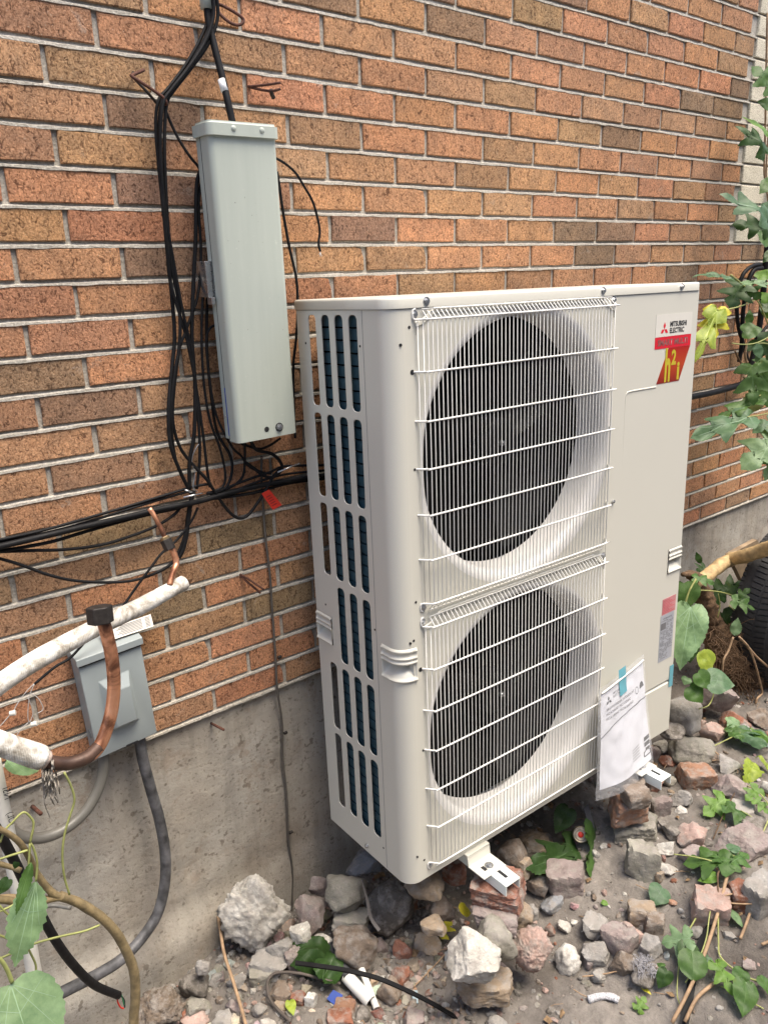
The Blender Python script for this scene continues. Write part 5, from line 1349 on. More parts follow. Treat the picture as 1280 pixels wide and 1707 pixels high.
# strips, pipes and scraps on the ground
def GP(lst, lift=.012):
    out = []
    for q in lst:
        p = G(q[0], q[1]); p = p + Vector((0, 0, (q[2] if len(q) > 2 else lift))); out.append(p)
    return out
def ribbon(name, pts, w_, th, mat, label, cat, up=Vector((0, 0, 1))):
    path_ = spline(pts, 8); vs = []; fs = []
    for i, p in enumerate(path_):
        T = (path_[min(i + 1, len(path_) - 1)] - path_[max(i - 1, 0)]).normalized(); s_ = T.cross(up).normalized(); n_ = s_.cross(T)
        for a_, b_ in ((-1, -1), (1, -1), (1, 1), (-1, 1)): vs.append(p + s_ * a_ * w_ / 2 + n_ * b_ * th / 2)
    for i in range(len(path_) - 1):
        for k in range(4): fs.append((i * 4 + k, i * 4 + (k + 1) % 4, (i + 1) * 4 + (k + 1) % 4, (i + 1) * 4 + k))
    fs += [(3, 2, 1, 0), tuple(len(vs) - 4 + q for q in range(4))]
    return tag(mobj(name, vs, fs, mat), label, cat)
ribbon('plastic_strip', [Y(492, 1606, -.30), Y(530, 1611, -.33), Y(575, 1618, -.37), Y(625, 1630, -.42), Y(665, 1646, -.46), Y(710, 1668, -.50), Y(750, 1691, -.535), Y(800, 1722, -.57)], .011, .004, M['black_cable'], 'black plastic strip arching over the rubble to the bottom edge', 'strip')
ribbon('plastic_strip', GP([(1138, 1720, .010), (1146, 1680, .012), (1153, 1640, .012), (1163, 1595, .014), (1178, 1560, .012), (1192, 1540, .006)]), .019, .003, M['black_cable'], 'black plastic strip lying under the dry vine at lower right', 'strip')
tag(tube('curled_root', GP([(568, 1656, .03), (540, 1652, .035), (500, 1644, .04), (462, 1641, .035), (448, 1652, .03), (449, 1672, .02), (462, 1692, .02), (485, 1712, .015)]), .0036, plain('root_dark', (.085, .07, .06), .8, var=.3), None, 8, 8, .15), 'dark curled root looping around a flat stone', 'root')
sp_ = thing('split_pipe', 'white split plastic pipe with a dark grey sleeve lying in the rubble', 'pipe', (0, 0, 0))
tube('sleeve', GP([(545, 1598, .05), (562, 1622, .045), (581, 1648, .035)]), .0150, plain('dark_sleeve', (.045, .047, .052), .6, var=.3), sp_, 16, 4)
def halfpipe(name, a_, b_, r, mat, par, ang=200):
    a_, b_ = Vector(a_), Vector(b_); T = (b_ - a_).normalized(); s_ = T.cross(Vector((0, 0, 1))).normalized(); n_ = s_.cross(T); vs = []; fs = []; k = 14
    for p in (a_, b_):
        for rad in (r, r - .0022):
            for i in range(k + 1):
                t_ = math.radians(90 - ang / 2 + ang * i / k); vs.append(p + (s_ * math.cos(t_) + n_ * math.sin(t_)) * rad)
    m_ = k + 1
    for i in range(k): fs += [(i, i + 1, 2 * m_ + i + 1, 2 * m_ + i), (m_ + i, 3 * m_ + i, 3 * m_ + i + 1, m_ + i + 1), (i, m_ + i, m_ + i + 1, i + 1), (2 * m_ + i, 2 * m_ + i + 1, 3 * m_ + i + 1, 3 * m_ + i)]
    fs += [(0, 2 * m_, 3 * m_, m_), (k, m_ + k, 3 * m_ + k, 2 * m_ + k)]
    return mobj(name, vs, fs, mat, par, False)
halfpipe('white_half', *GP([(578, 1645, .033), (618, 1683, .022)]), .0160, M['white'], sp_)
halfpipe('white_half', *GP([(603, 1636, .040), (628, 1690, .014)]), .0085, M['white'], sp_, 150)
q_ = GP([(545, 1672, .012), (556, 1662, .022), (572, 1670, .02), (560, 1682, .008)]); tag(mobj('blue_scrap', q_ + [p + Vector((0, 0, -.002)) for p in q_], [(0, 1, 2, 3), (7, 6, 5, 4), (0, 4, 5, 1), (1, 5, 6, 2), (2, 6, 7, 3), (3, 7, 4, 0)], M['blue_plastic']), 'scrap of blue plastic left of the white split pipe', 'plastic scrap')
q_ = GP([(686, 1657, .012), (696, 1658, .012), (697, 1676, .006), (688, 1675, .006)]); tag(mobj('glass_shard', q_ + [p + Vector((0, 0, -.003)) for p in q_], [(0, 1, 2, 3), (7, 6, 5, 4), (0, 4, 5, 1), (1, 5, 6, 2), (2, 6, 7, 3), (3, 7, 4, 0)], plain('pale_blue_shard', (.30, .38, .42), .3)), 'pale blue shard under the black strip', 'shard')
cn = thing('tin_can', 'dirty metal can lying in the shade with a red centre in its end', 'can', (0, 0, 0))
pc = Y(968, 1392, -.42); dd = (CAM + Vector((.25, 0, -.2)) - pc).normalized()
MB().cyl(pc - dd * .07, pc, .0235, 24).build('can_body', M['tin'], cn, bevel=.003)
for r, o_ in ((.0205, .0015), (.0145, .0022)):
    u = dd.orthogonal().normalized(); w_ = dd.cross(u); tube('rim_ring', [pc + dd * o_ + (u * math.cos(2 * math.pi * i / 24) + w_ * math.sin(2 * math.pi * i / 24)) * r for i in range(25)], .0016, M['tin'], cn, 6, 0, cap=False)
dome('red_centre', pc + dd * .001, .0085, dd, M['red_plastic'], cn, .3)
tag(tube('foam_stick', GP([(980, 1671, .006), (1000, 1667, .010), (1018, 1668, .010), (1031, 1673, .008)]), .0085, plain('speckled_stick', (.44, .44, .46), .9, var=.6, vs=300, bs=.6), None, 10, 6, .2), 'speckled pale stick lying flat on the soil near the bottom', 'stick')
fl_ = MB(); pcn = G(1072, 1632) + Vector((0, 0, .035))
for q in range(70):
    a_ = rg_.uniform(0, 6.3); el = rg_.uniform(.2, 1.4); c_ = pcn + Vector((math.cos(a_) * math.cos(el) * .028, math.sin(a_) * math.cos(el) * .026, math.sin(el) * .014))
    pts = [c_ + Vector([rg_.uniform(-.010, .010) for _ in range(3)]) for _ in range(4)]; fl_.add(*tube_geo(spline(pts, 3), .0006, 4))
tag(fl_.build('grey_fluff', plain('grey_fluff', (.33, .325, .345), .95)), 'tuft of grey fluff on an earth clod', 'fluff', kind='stuff')
ribbon('slate_sliver', [Y(976, 1345, -.40), Y(985, 1375, -.42), Y(990, 1396, -.43)], .022, .003, plain('slate', (.10, .10, .11), .6), 'dark pointed slate sliver standing left of the right pile', 'slate piece', up=Vector((0, -1, .2)))
ribbon('plastic_strip', [Y(604, 1468, -.22), Y(612, 1500, -.27), Y(618, 1530, -.30), Y(632, 1552, -.33)], .010, .002, plain('grey_strip', (.14, .13, .13), .5), 'thin grey strip hanging between the olive stone and the dark boulder', 'strip', up=Vector((.3, -1, .3)))

# ================================================================== TYRE, ROOTS, VINES AND LEAVES
ty = thing('car_wheel', 'black rubber tyre standing at the right edge behind the roots', 'wheel', (2.575, -.34, -.30), rot=(.0, 0, .08))
TR, TWd = .315, .195
prof = [(.215, -.080), (.235, -.093), (.262, -.0975), (.286, -.092), (.301, -.082), (.309, -.070), (.3135, -.045), (.315, 0), (.3135, .045), (.309, .070), (.301, .082), (.286, .092), (.262, .0975), (.235, .093), (.215, .080)]
vs = []; fs = []; n = 96
for i in range(n):
    a_ = 2 * math.pi * i / n
    for r, y in prof: vs.append((r * math.cos(a_), y, r * math.sin(a_)))
m_ = len(prof)
for i in range(n):
    for k in range(m_ - 1):
        j = (i + 1) % n; fs.append((i * m_ + k, i * m_ + k + 1, j * m_ + k + 1, j * m_ + k))
tyre = mobj('tyre', vs, fs, M['rubber'], ty, True)
tr_ = MB()
for i in range(92):
    a_ = 2 * math.pi * i / 92
    Mx = Matrix.Rotation(-a_, 4, 'Y')
    for y0, y1, sk in ((-.092, -.052, .006), (-.046, -.006, -.006), (.002, .042, .006), (.048, .090, -.006)):
        r0 = .296 if abs(y0 + y1) > .12 else .308; r1 = .3100 if abs(y0 + y1) > .12 else .3180
        pts = [(r0, y0, -.0088 + sk * .5), (r0, y1, -.0088 - sk * .5), (r0, y1, .0088 - sk * .5), (r0, y0, .0088 + sk * .5), (r1 - (.008 if abs(y0) > .08 else 0), y0, -.0080 + sk * .5), (r1 - (.008 if abs(y1) > .08 else 0), y1, -.0080 - sk * .5), (r1 - (.008 if abs(y1) > .08 else 0), y1, .0080 - sk * .5), (r1 - (.008 if abs(y0) > .08 else 0), y0, .0080 + sk * .5)]
        tr_.add([Mx @ Vector(p) for p in pts], [(0, 3, 2, 1), (4, 5, 6, 7), (0, 1, 5, 4), (1, 2, 6, 5), (2, 3, 7, 6), (3, 0, 4, 7)])
tr_.build('tread', M['rubber'], tyre)
rim = MB(); rim.cyl((0, -.055, 0), (0, .05, 0), .212, 48); rm = rim.build('rim', M['rim'], ty, bevel=.006)
for i in range(5):
    a_ = 2 * math.pi * i / 5; MB().box((.05, -.075, -.025), (.205, -.055, .025), M=Matrix.Rotation(-a_, 4, 'Y')).build('spoke', M['rim'], rm, bevel=.004)
MB().cyl((0, -.085, 0), (0, -.055, 0), .055, 24).build('hub_cap', M['rim'], rm, bevel=.004)
bdp = [Y(1216, 925, -.12), Y(1262, 900, -.12), Y(1285, 935, -.12), Y(1240, 975, -.12)]
tag(mobj('old_board', bdp + [p + Vector((0, .02, 0)) for p in bdp], [(0, 3, 2, 1), (4, 5, 6, 7), (0, 1, 5, 4), (1, 2, 6, 5), (2, 3, 7, 6), (3, 0, 4, 7)], M['wood']), 'tan board leaning on the concrete behind the tyre', 'board')

SH = {
 'heart': [(0, 0), (-.07, .10), (-.08, .22), (.0, .34), (.14, .42), (.30, .43), (.46, .39), (.62, .30), (.78, .18), (.90, .08), (1, 0)],
 'round': [(0, 0), (-.04, .16), (.0, .32), (.14, .44), (.34, .50), (.56, .48), (.76, .38), (.90, .22), (.97, .10), (1, 0)],
 'lobed': [(0, 0), (-.12, .10), (-.14, .24), (-.02, .40), (.06, .50), (.14, .44), (.18, .28), (.19, .17), (.27, .20), (.40, .42), (.56, .56), (.60, .44), (.57, .28), (.50, .12), (.60, .15), (.74, .24), (.86, .18), (.94, .07), (1, 0)],
 'deep': [(0, 0), (-.08, .08), (-.10, .20), (.04, .34), (.16, .40), (.20, .26), (.19, .10), (.28, .11), (.46, .28), (.66, .42), (.68, .28), (.58, .12), (.48, .06), (.60, .08), (.78, .12), (.90, .08), (1, 0)],
 'narrow': [(0, 0), (.06, .07), (.20, .13), (.38, .155), (.58, .14), (.78, .08), (.92, .03), (1, 0)]}
VE = {'heart': [(1, 0), (.62, .27), (.36, .38), (.10, .36)], 'round': [(1, 0), (.72, .34), (.42, .44), (.10, .36)], 'lobed': [(1, 0), (.55, .50), (.04, .44), (.80, .18)], 'deep': [(1, 0), (.63, .37), (.12, .34), (.85, .06)], 'narrow': [(1, 0), (.5, .12), (.7, .08), (.3, .11)]}
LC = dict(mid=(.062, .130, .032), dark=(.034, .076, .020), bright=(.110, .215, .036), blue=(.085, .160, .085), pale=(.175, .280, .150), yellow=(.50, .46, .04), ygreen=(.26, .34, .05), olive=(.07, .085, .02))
rl = random.Random(9)
def leaf(par, base, tip, nrm, kind='lobed', wf=1.0, col='mid', curl=.16, fold=.12, ser=1.0, wave=.09, skew=0.0):
    base, tip = Vector(base), Vector(tip); t_ = tip - base; Ln = t_.length; t_.normalize()
    n_ = Vector(nrm); n_ = (n_ - t_ * n_.dot(t_)).normalized(); s_ = t_.cross(n_); o_ = Vector([rl.uniform(0, 30) for _ in range(3)])
    def S(v, u): return base + t_ * (v * Ln) + s_ * (u * wf * Ln + skew * v * v * Ln) + n_ * Ln * (-curl * (v - .45) ** 2 * 1.2 - fold * -abs(u) * .6 - curl * u * u * 1.4 + wave * noise.noise(Vector((v * 3, u * 3, 0)) + o_))
    vs = []; fs = []; K = 4
    sh = SH[kind]; out = []
    for i in range(len(sh) - 1):
        for k in range(4):
            f_ = k / 4; v = sh[i][0] + (sh[i + 1][0] - sh[i][0]) * f_; u = sh[i][1] + (sh[i + 1][1] - sh[i][1]) * f_
            z_ = ser * (.014 if k % 2 else -.008) * (1 if 0 < i < len(sh) - 2 else .3)
            out.append((v + z_ * .4, max(0, u + z_ + ser * rl.uniform(-.005, .005))))
    out.append(sh[-1]); m_ = len(out)
    for sgn in (1, -1):
        b0 = len(vs)
        for i, (v, u) in enumerate(out):
            vm = (i / (m_ - 1)) ** 1.15
            for k in range(K + 1): vs.append(S(vm + (v - vm) * k / K, sgn * u * k / K))
        for i in range(m_ - 1):
            for k in range(K):
                a_ = b0 + i * (K + 1) + k; f4 = (a_, a_ + 1, a_ + K + 2, a_ + K + 1); fs.append(f4 if sgn > 0 else f4[::-1])
    fm = [0] * len(fs)
    for j, (v, u) in enumerate(VE[kind]):
        for sgn in ((1,) if u == 0 else (1, -1)):
            v0 = 0 if j < 3 else .35; w_ = .006 if j == 0 else .004; prev = None
            for q in range(7):
                f_ = q / 6; vv, uu = v0 + (v - v0) * f_ * .95, sgn * u * f_ * .95; wd = w_ * (1 - .6 * f_); c0 = S(vv, uu) + n_ * .0008
                dirv = Vector((v - v0, u * sgn)); dirv = dirv / (dirv.length or 1); e_ = (t_ * -dirv.y + s_ * dirv.x) * wd * Ln
                cur = (len(vs), len(vs) + 1); vs += [c0 - e_, c0 + e_]
                if prev: fs.append((prev[0], prev[1], cur[1], cur[0])); fm.append(1)
                prev = cur
    c = LC[col]; f_ = rl.uniform(.88, 1.12)
    o = mobj('leaf', vs, fs, None, par, True, [M['leaf'], M['vein']], fm, color=tuple(q * f_ for q in c)); return o
TOC = lambda P_: (CAM - P_).normalized()
def lf(par, b, tp, kind='lobed', wf=1.0, col='mid', y=-.2, yt=None, up=.6, **k):
    B = Y(b[0], b[1], y); T = Y(tp[0], tp[1], y if yt is None else yt)
    if b[0] > 1130:                      # seen across the wall: the blade hangs square to the view, clear of the wall
        ln_ = math.hypot(tp[0] - b[0], tp[1] - b[1]) * depth(B) / F_PX
        B = Y(b[0], b[1], min(y, -.07 - .63 * ln_)); T = CAM + ray(*tp) * (depth(B) - .12 * ln_)
    if b[0] > 1130: wf *= 1.25
    n_ = TOC(B) * (1 - up) + Vector((0, -.2, 1)) * up
    return leaf(par, B, T, n_, kind, wf, col, **k)
def gl(par, b, tp, kind='lobed', wf=1.0, col='mid', lift=.03, lt=.015, **k):
    B = G(*b) + Vector((0, 0, lift)); T = G(*tp) + Vector((0, 0, lt)); n_ = Vector((rl.uniform(-.25, .25), -.3 + rl.uniform(-.2, .2), 1))
    return leaf(par, B, T, n_, kind, wf, col, **k)

# climbing vine at the right
vn = thing('climbing_vine', 'green fig-leaved vine climbing the wall along the right edge', 'vine', (0, 0, 0))
def st(par, lst, r, y=-.1, mat='stem', n=6, name='stem'): return tube(name, P(lst, y), r, M[mat], par, n, 6)
st(vn, [(1279, 20), (1277, 120), (1276, 180), (1275, 240), (1274, 290), (1280, 330)], .0035, -.08, 'twig'); st(vn, [(1284, 150), (1280, 230), (1277, 300), (1283, 360)], .003, -.08, 'twig')
lf(vn, (1290, 145), (1254, 108), 'lobed', .75, 'mid', -.09, -.12, up=.5)
lf(vn, (1284, 130), (1258, 142), 'heart', .7, 'dark', -.06, up=.3); lf(vn, (1282, 250), (1230, 205), 'deep', .6, 'dark', -.10, -.14, up=.5, curl=.5); lf(vn, (1287, 225), (1238, 190), 'narrow', 1.0, 'bright', -.14, up=.7)
lf(vn, (1284, 362), (1203, 318), 'deep', .55, 'blue', -.14, -.24, up=.55, curl=.25); lf(vn, (1282, 376), (1222, 372), 'lobed', .55, 'dark', -.10, up=.3, curl=.3)
lf(vn, (1290, 352), (1268, 340), 'heart', 1.2, 'blue', -.16, up=.4); lf(vn, (1284, 400), (1262, 385), 'heart', 1.2, 'mid', -.12, up=.5)
st(vn, [(1280, 540), (1265, 505), (1246, 482), (1233, 470), (1218, 458)], .0028, -.16); st(vn, [(1262, 498), (1240, 508), (1215, 515), (1195, 516)], .0024, -.18)
lf(vn, (1218, 459), (1155, 457), 'deep', .34, 'blue', -.16, -.24, up=.8); lf(vn, (1236, 472), (1216, 512), 'lobed', .95, 'dark', -.15, up=.1, curl=.2)
lf(vn, (1244, 478), (1268, 498), 'lobed', .9, 'dark', -.16, up=.1); lf(vn, (1240, 470), (1296, 474), 'deep', .5, 'pale', -.18, up=.8); lf(vn, (1262, 462), (1290, 450), 'heart', .8, 'bright', -.14, up=.6)
lf(vn, (1196, 514), (1183, 569), 'lobed', .62, 'yellow', -.18, -.20, up=.0, wave=.1); lf(vn, (1196, 516), (1158, 604), 'deep', .42, 'ygreen', -.18, -.30, up=.0)
lf(vn, (1196, 514), (1207, 540), 'heart', .7, 'yellow', -.16, up=.1)
lf(vn, (1238, 552), (1272, 548), 'heart', 1.0, 'mid', -.14, up=.5); lf(vn, (1248, 542), (1250, 515), 'narrow', 1.3, 'mid', -.12, up=.2)
st(vn, [(1290, 555), (1275, 565), (1258, 572), (1240, 574), (1220, 572)], .0022, -.18); st(vn, [(1262, 572), (1275, 572), (1290, 576)], .002, -.18)
lf(vn, (1260, 572), (1268, 598), 'narrow', 1.5, 'blue', -.18, up=.2); lf(vn, (1262, 566), (1295, 600), 'lobed', .8, 'dark', -.12, up=.2); lf(vn, (1254, 608), (1256, 676), 'deep', .85, 'mid', -.16, -.18, up=.1, curl=.15)
lf(vn, (1262, 612), (1282, 680), 'narrow', 1.6, 'mid', -.14, up=.1); lf(vn, (1264, 660), (1186, 704), 'lobed', .30, 'mid', -.20, -.30, up=.75); lf(vn, (1264, 662), (1236, 690), 'heart', .8, 'olive', -.16, up=.6)
st(vn, [(1264, 660), (1275, 656), (1292, 650)], .0026, -.20); st(vn, [(1246, 695), (1265, 692), (1292, 686)], .0026, -.22)
lf(vn, (1248, 694), (1150, 730), 'lobed', .40, 'blue', -.22, -.34, up=.55, curl=.1); lf(vn, (1294, 700), (1254, 720), 'lobed', .6, 'blue', -.2, up=.6)
lf(vn, (1300, 730), (1236, 780), 'lobed', .75, 'pale', -.24, -.34, up=.5); lf(vn, (1306, 742), (1275, 800), 'deep', .9, 'pale', -.26, up=.5)
st(vn, [(1250, 560), (1242, 590), (1248, 618), (1240, 630)], .005, -.06, 'twig'); st(vn, [(1225, 585), (1232, 600), (1244, 618)], .004, -.05, 'root')

for b_, t__, k_, w_, c_ in (((1288, 175), (1262, 168), 'heart', .8, 'mid'), ((1290, 300), (1266, 322), 'heart', .8, 'mid'), ((1292, 420), (1272, 436), 'heart', .8, 'dark'), ((1290, 500), (1268, 520), 'lobed', .9, 'dark'), ((1292, 590), (1270, 625), 'lobed', .9, 'mid'), ((1290, 640), (1276, 668), 'heart', .9, 'mid'), ((1294, 520), (1270, 486), 'heart', .9, 'bright')):
    lf(vn, b_, t__, k_, w_, c_, -.12, up=.4)

# uprooted stump with the peeled branch
sp = thing('uprooted_stump', 'uprooted muddy stump with a peeled yellow branch leaning right, beside the unit', 'stump', (0, 0, 0))
tube('branch', P([(1158, 972, -.20), (1176, 962, -.20), (1196, 946, -.20), (1216, 934, -.20), (1245, 926, -.27), (1285, 912, -.36), (1330, 900, -.48)]), lambda t_: .0235 + .004 * t_, M['bark_pale'], sp, 14, 8, .18)
tube('trunk', P([(1150, 958, -.20), (1162, 968, -.20), (1172, 990, -.20), (1178, 1012, -.21), (1186, 1036, -.22), (1196, 1062, -.24), (1216, 1090, -.27), (1238, 1116, -.30), (1262, 1150, -.33), (1290, 1190, -.36)]), lambda t_: .016 + .020 * smooth(0, .35, t_) + .060 * smooth(.4, .8, t_), M['root'], sp, 20, 8, .4)
tube('stub', P([(1170, 966, -.20), (1154, 957, -.205), (1138, 958, -.21)]), lambda t_: .018 - .010 * t_, M['root'], sp, 12, 6, .3)
mb = MB()
for q in range(520):
    f_ = rl.random(); c_ = Vector((1196 + 80 * f_, 1062 + 120 * f_)); x, y = c_.x + rl.uniform(-22, 22), c_.y + rl.uniform(-25, 22); yy = -.30 - .08 * f_
    p = Y(x, y, yy + rl.uniform(-.03, .03)); pts = [p]; d_ = Vector([rl.uniform(-1, 1), rl.uniform(-1, .4), rl.uniform(-1.2, .5)])
    for k in range(rl.randint(3, 6)): d_ = (d_ + Vector([rl.uniform(-.7, .7) for _ in range(3)])).normalized(); p = p + d_ * rl.uniform(.008, .022); pts.append(p)
    mb.add(*tube_geo(spline(pts, 3), lambda t_, r=rl.uniform(.0006, .0018): r * (1 - .6 * t_), 4))
tag(mb.build('root_hairs', M['root'], sp, True), kind='stuff')
st(sp, [(1232, 1062), (1248, 1080), (1258, 1105), (1266, 1135), (1270, 1155), (1262, 1165), (1258, 1180), (1256, 1200)], .004, -.42, 'twig', name='root'); st(sp, [(1248, 1080), (1264, 1098), (1290, 1120)], .004, -.42, 'twig', name='root'); st(sp, [(1222, 1062), (1214, 1085), (1206, 1100), (1204, 1120)], .0035, -.40, 'twig', name='root')
# sapling leaves round the stump
sg = thing('sapling', 'leafy green sapling growing between the unit and the muddy stump', 'plant', (0, 0, 0))
st(sg, [(1150, 1075), (1142, 1020), (1147, 990), (1160, 965)], .003, -.33); st(sg, [(1228, 995), (1205, 988), (1185, 985), (1165, 984)], .0022, -.26); st(sg, [(1197, 990), (1200, 1010), (1196, 1030)], .002, -.26); st(sg, [(1215, 1010), (1240, 1035), (1228, 1058)], .002, -.28)
lf(sg, (1158, 962), (1192, 972), 'lobed', .6, 'mid', -.30, -.30, up=.7); lf(sg, (1176, 945), (1162, 955), 'lobed', 1.3, 'dark', -.12, up=.1); lf(sg, (1168, 940), (1160, 920), 'narrow', 1.2, 'dark', -.12, up=.1)
lf(sg, (1198, 985), (1246, 975), 'lobed', .75, 'dark', -.16, up=.2); lf(sg, (1222, 1000), (1260, 1016), 'deep', .8, 'mid', -.32, up=.5); lf(sg, (1228, 1000), (1250, 980), 'lobed', .6, 'mid', -.30, up=.5)
lf(sg, (1196, 985), (1194, 1012), 'lobed', .8, 'dark', -.2, up=.1); lf(sg, (1224, 1060), (1230, 1030), 'narrow', 1.5, 'pale', -.36, up=.2); lf(sg, (1204, 1022), (1222, 1066), 'lobed', .9, 'dark', -.18, up=.1)
lf(sg, (1140, 972), (1142, 1020), 'heart', 1.0, 'mid', -.24, up=.2); lf(sg, (1136, 1030), (1142, 1060), 'heart', 1.1, 'mid', -.28, up=.3)
lf(sg, (1151, 1012), (1133, 1118), 'heart', .55, 'pale', -.40, -.42, up=.0, fold=.25); lf(sg, (1146, 1068), (1150, 1106), 'heart', .9, 'dark', -.40, up=.1)
lf(sg, (1190, 1108), (1162, 1092), 'round', .9, 'ygreen', -.42, up=.3); lf(sg, (1164, 1122), (1184, 1150), 'heart', .9, 'mid', -.44, up=.5); lf(sg, (1180, 1132), (1226, 1142), 'heart', 1.0, 'blue', -.46, up=.5)
lf(sg, (1146, 1130), (1140, 1142), 'heart', 1.2, 'pale', -.42, up=.4); lf(sg, (1150, 1145), (1172, 1172), 'heart', 1.1, 'mid', -.43, up=.5); st(sg, [(1180, 1132), (1190, 1150), (1182, 1175), (1165, 1182)], .002, -.44)

# big branch and leaves in the lower left foreground
br = thing('foreground_branch', 'olive brown branch with thin green shoots rising in the lower left corner', 'branch', (0, 0, 0))
tube('limb', P([(222, 1740, -.50), (223, 1700, -.50), (226, 1655, -.50), (222, 1615, -.50), (205, 1575, -.50), (185, 1545, -.50), (155, 1520, -.50), (125, 1503, -.50), (100, 1494, -.50)]), lambda t_: .0086 - .0018 * t_, M['bark'], br, 14, 8, .12)
tube('limb', P([(104, 1497, -.50), (86, 1488, -.50), (62, 1458, -.50), (46, 1425, -.51), (25, 1398, -.52), (-20, 1372, -.53)]), lambda t_: .0060 - .0022 * t_, M['bark'], br, 12, 8, .12)
tube('limb', P([(104, 1495, -.50), (75, 1501, -.50), (40, 1505, -.50), (0, 1500, -.51), (-30, 1497, -.51)]), lambda t_: .0056, M['bark'], br, 12, 8, .2)
tube('limb', P([(-20, 1436, -.48), (15, 1445, -.48), (35, 1452, -.49)]), .004, M['bark'], br, 10, 6, .2); tube('limb', P([(-20, 1502, -.46), (10, 1498, -.46), (30, 1500, -.47)]), .006, M['bark_pale'], br, 10, 6, .2)
tube('limb', P([(65, 1515, -.40), (90, 1510, -.40), (118, 1514, -.42)]), .0035, M['pvc_grey'], br, 8, 6, .1)
for pts in ([(116, 1492), (108, 1465), (104, 1430), (107, 1395), (115, 1365), (124, 1335), (118, 1310), (107, 1288)], [(60, 1470), (62, 1440), (56, 1415), (50, 1405)], [(50, 1406), (48, 1440), (46, 1465)], [(50, 1406), (56, 1375), (50, 1362), (38, 1355), (20, 1372), (8, 1385), (0, 1405)],
            [(166, 1543), (140, 1553), (100, 1562), (60, 1573), (20, 1590), (-10, 1603)], [(-10, 1556), (15, 1566), (40, 1574), (52, 1592), (60, 1612), (57, 1632)], [(-10, 1436), (20, 1426), (46, 1418)], [(-10, 1500), (20, 1530), (60, 1540), (75, 1520)], [(0, 1520), (25, 1507), (35, 1490)]): st(br, pts, .0017, -.52, 'stem', name='shoot')
lf(br, (60, 1470), (24, 1616), 'narrow', 1.35, 'pale', -.55, -.57, up=.1, fold=.3); lf(br, (52, 1438), (26, 1528), 'narrow', .75, 'mid', -.56, -.58, up=.0); lf(br, (64, 1478), (58, 1535), 'narrow', 1.0, 'pale', -.53, up=.1)
lf(br, (14, 1467), (-6, 1494), 'heart', .8, 'dark', -.5, up=.1); lf(br, (28, 1438), (24, 1450), 'heart', 1, 'dark', -.5, up=.1)
bl_ = lf(br, (18, 1642), (62, 1780), 'round', 1.0, 'pale', -.68, -.74, up=.35, curl=.08, fold=.10, wave=.05); st(br, [(-20, 1590), (0, 1600), (12, 1618), (20, 1638)], .0028, -.68, 'stem', name='leaf_stalk')
lf(br, (12, 1268), (66, 1284), 'round', .55, 'pale', -.12, up=.2)

# ground leaves, twigs
dv = thing('dry_vine', 'dry brown vine stalk with green leaves lying over the soil at lower right', 'vine', (0, 0, 0))
def gt(par, lst, r, mat='twig', lift=.03, name='stalk'): return tube(name, GP(lst, lift), r, M[mat], par, 7, 6, .1)
gt(dv, [(1118, 1722, .03), (1142, 1680, .04), (1165, 1632, .05), (1182, 1585, .055), (1195, 1540, .05), (1206, 1495, .045), (1213, 1464, .03)], .0045); gt(dv, [(1140, 1715, .02), (1160, 1680, .03), (1192, 1648, .02)], .0045)
gt(dv, [(1195, 1530, .05), (1193, 1500, .05), (1194, 1480, .05), (1205, 1470, .04)], .0025, 'root'); gt(dv, [(1150, 1518, .035), (1180, 1525, .05), (1215, 1532, .05), (1250, 1528, .04), (1268, 1518, .03)], .002, 'twig'); gt(dv, [(1196, 1522, .05), (1225, 1516, .05), (1266, 1514, .03)], .0022, 'twig')
gt(dv, [(1195, 1530, .05), (1165, 1542, .04), (1150, 1560, .03), (1136, 1576, .02)], .0022, 'stem'); gt(dv, [(1183, 1530, .05), (1178, 1560, .06), (1172, 1600, .06), (1155, 1640, .05), (1140, 1655, .03)], .0017, 'stem'); gt(dv, [(1137, 1578, .02), (1130, 1620, .03), (1127, 1665, .02), (1132, 1680, .01)], .0015, 'stem')
gt(dv, [(1194, 1540, .04), (1196, 1580, .02), (1200, 1604, .015), (1230, 1630, .015), (1258, 1643, .015), (1290, 1646, .015)], .0022, 'stem'); gt(dv, [(1153, 1602, .03), (1185, 1618, .02), (1215, 1632, .015), (1240, 1645, .01)], .0018, 'stem'); gt(dv, [(1120, 1449, .05), (1150, 1453, .05), (1180, 1460, .05), (1208, 1467, .04)], .0018, 'stem'); gt(dv, [(1210, 1464, .04), (1216, 1452, .05), (1226, 1449, .04)], .002, 'stem')
gt(dv, [(1200, 1650, .01), (1225, 1662, .01), (1250, 1676, .01), (1272, 1688, .01)], .0016, 'stem')
gl(dv, (1146, 1596), (1100, 1588), 'lobed', 1.0, 'pale', .06, .03); gl(dv, (1148, 1600), (1136, 1632), 'heart', 1.0, 'dark', .05, .03); gl(dv, (1150, 1622), (1152, 1662), 'round', 1.1, 'mid', .07, .05); gl(dv, (1190, 1632), (1220, 1676), 'lobed', .75, 'bright', .05, .03)
gl(dv, (1236, 1640), (1222, 1656), 'heart', 1.1, 'mid', .04, .02); gl(dv, (1240, 1664), (1236, 1708), 'heart', .9, 'mid', .05, .02); gl(dv, (1264, 1650), (1284, 1672), 'heart', .9, 'mid', .04, .02); gl(dv, (1104, 1632), (1092, 1622), 'heart', 1.0, 'mid', .04, .03)
gl(dv, (1110, 1640), (1096, 1660), 'heart', 1.0, 'dark', .04, .02); gl(dv, (1180, 1612), (1170, 1628), 'heart', .8, 'blue', .03, .02); gl(dv, (1218, 1536), (1240, 1552), 'heart', .8, 'pale', .03, .01)
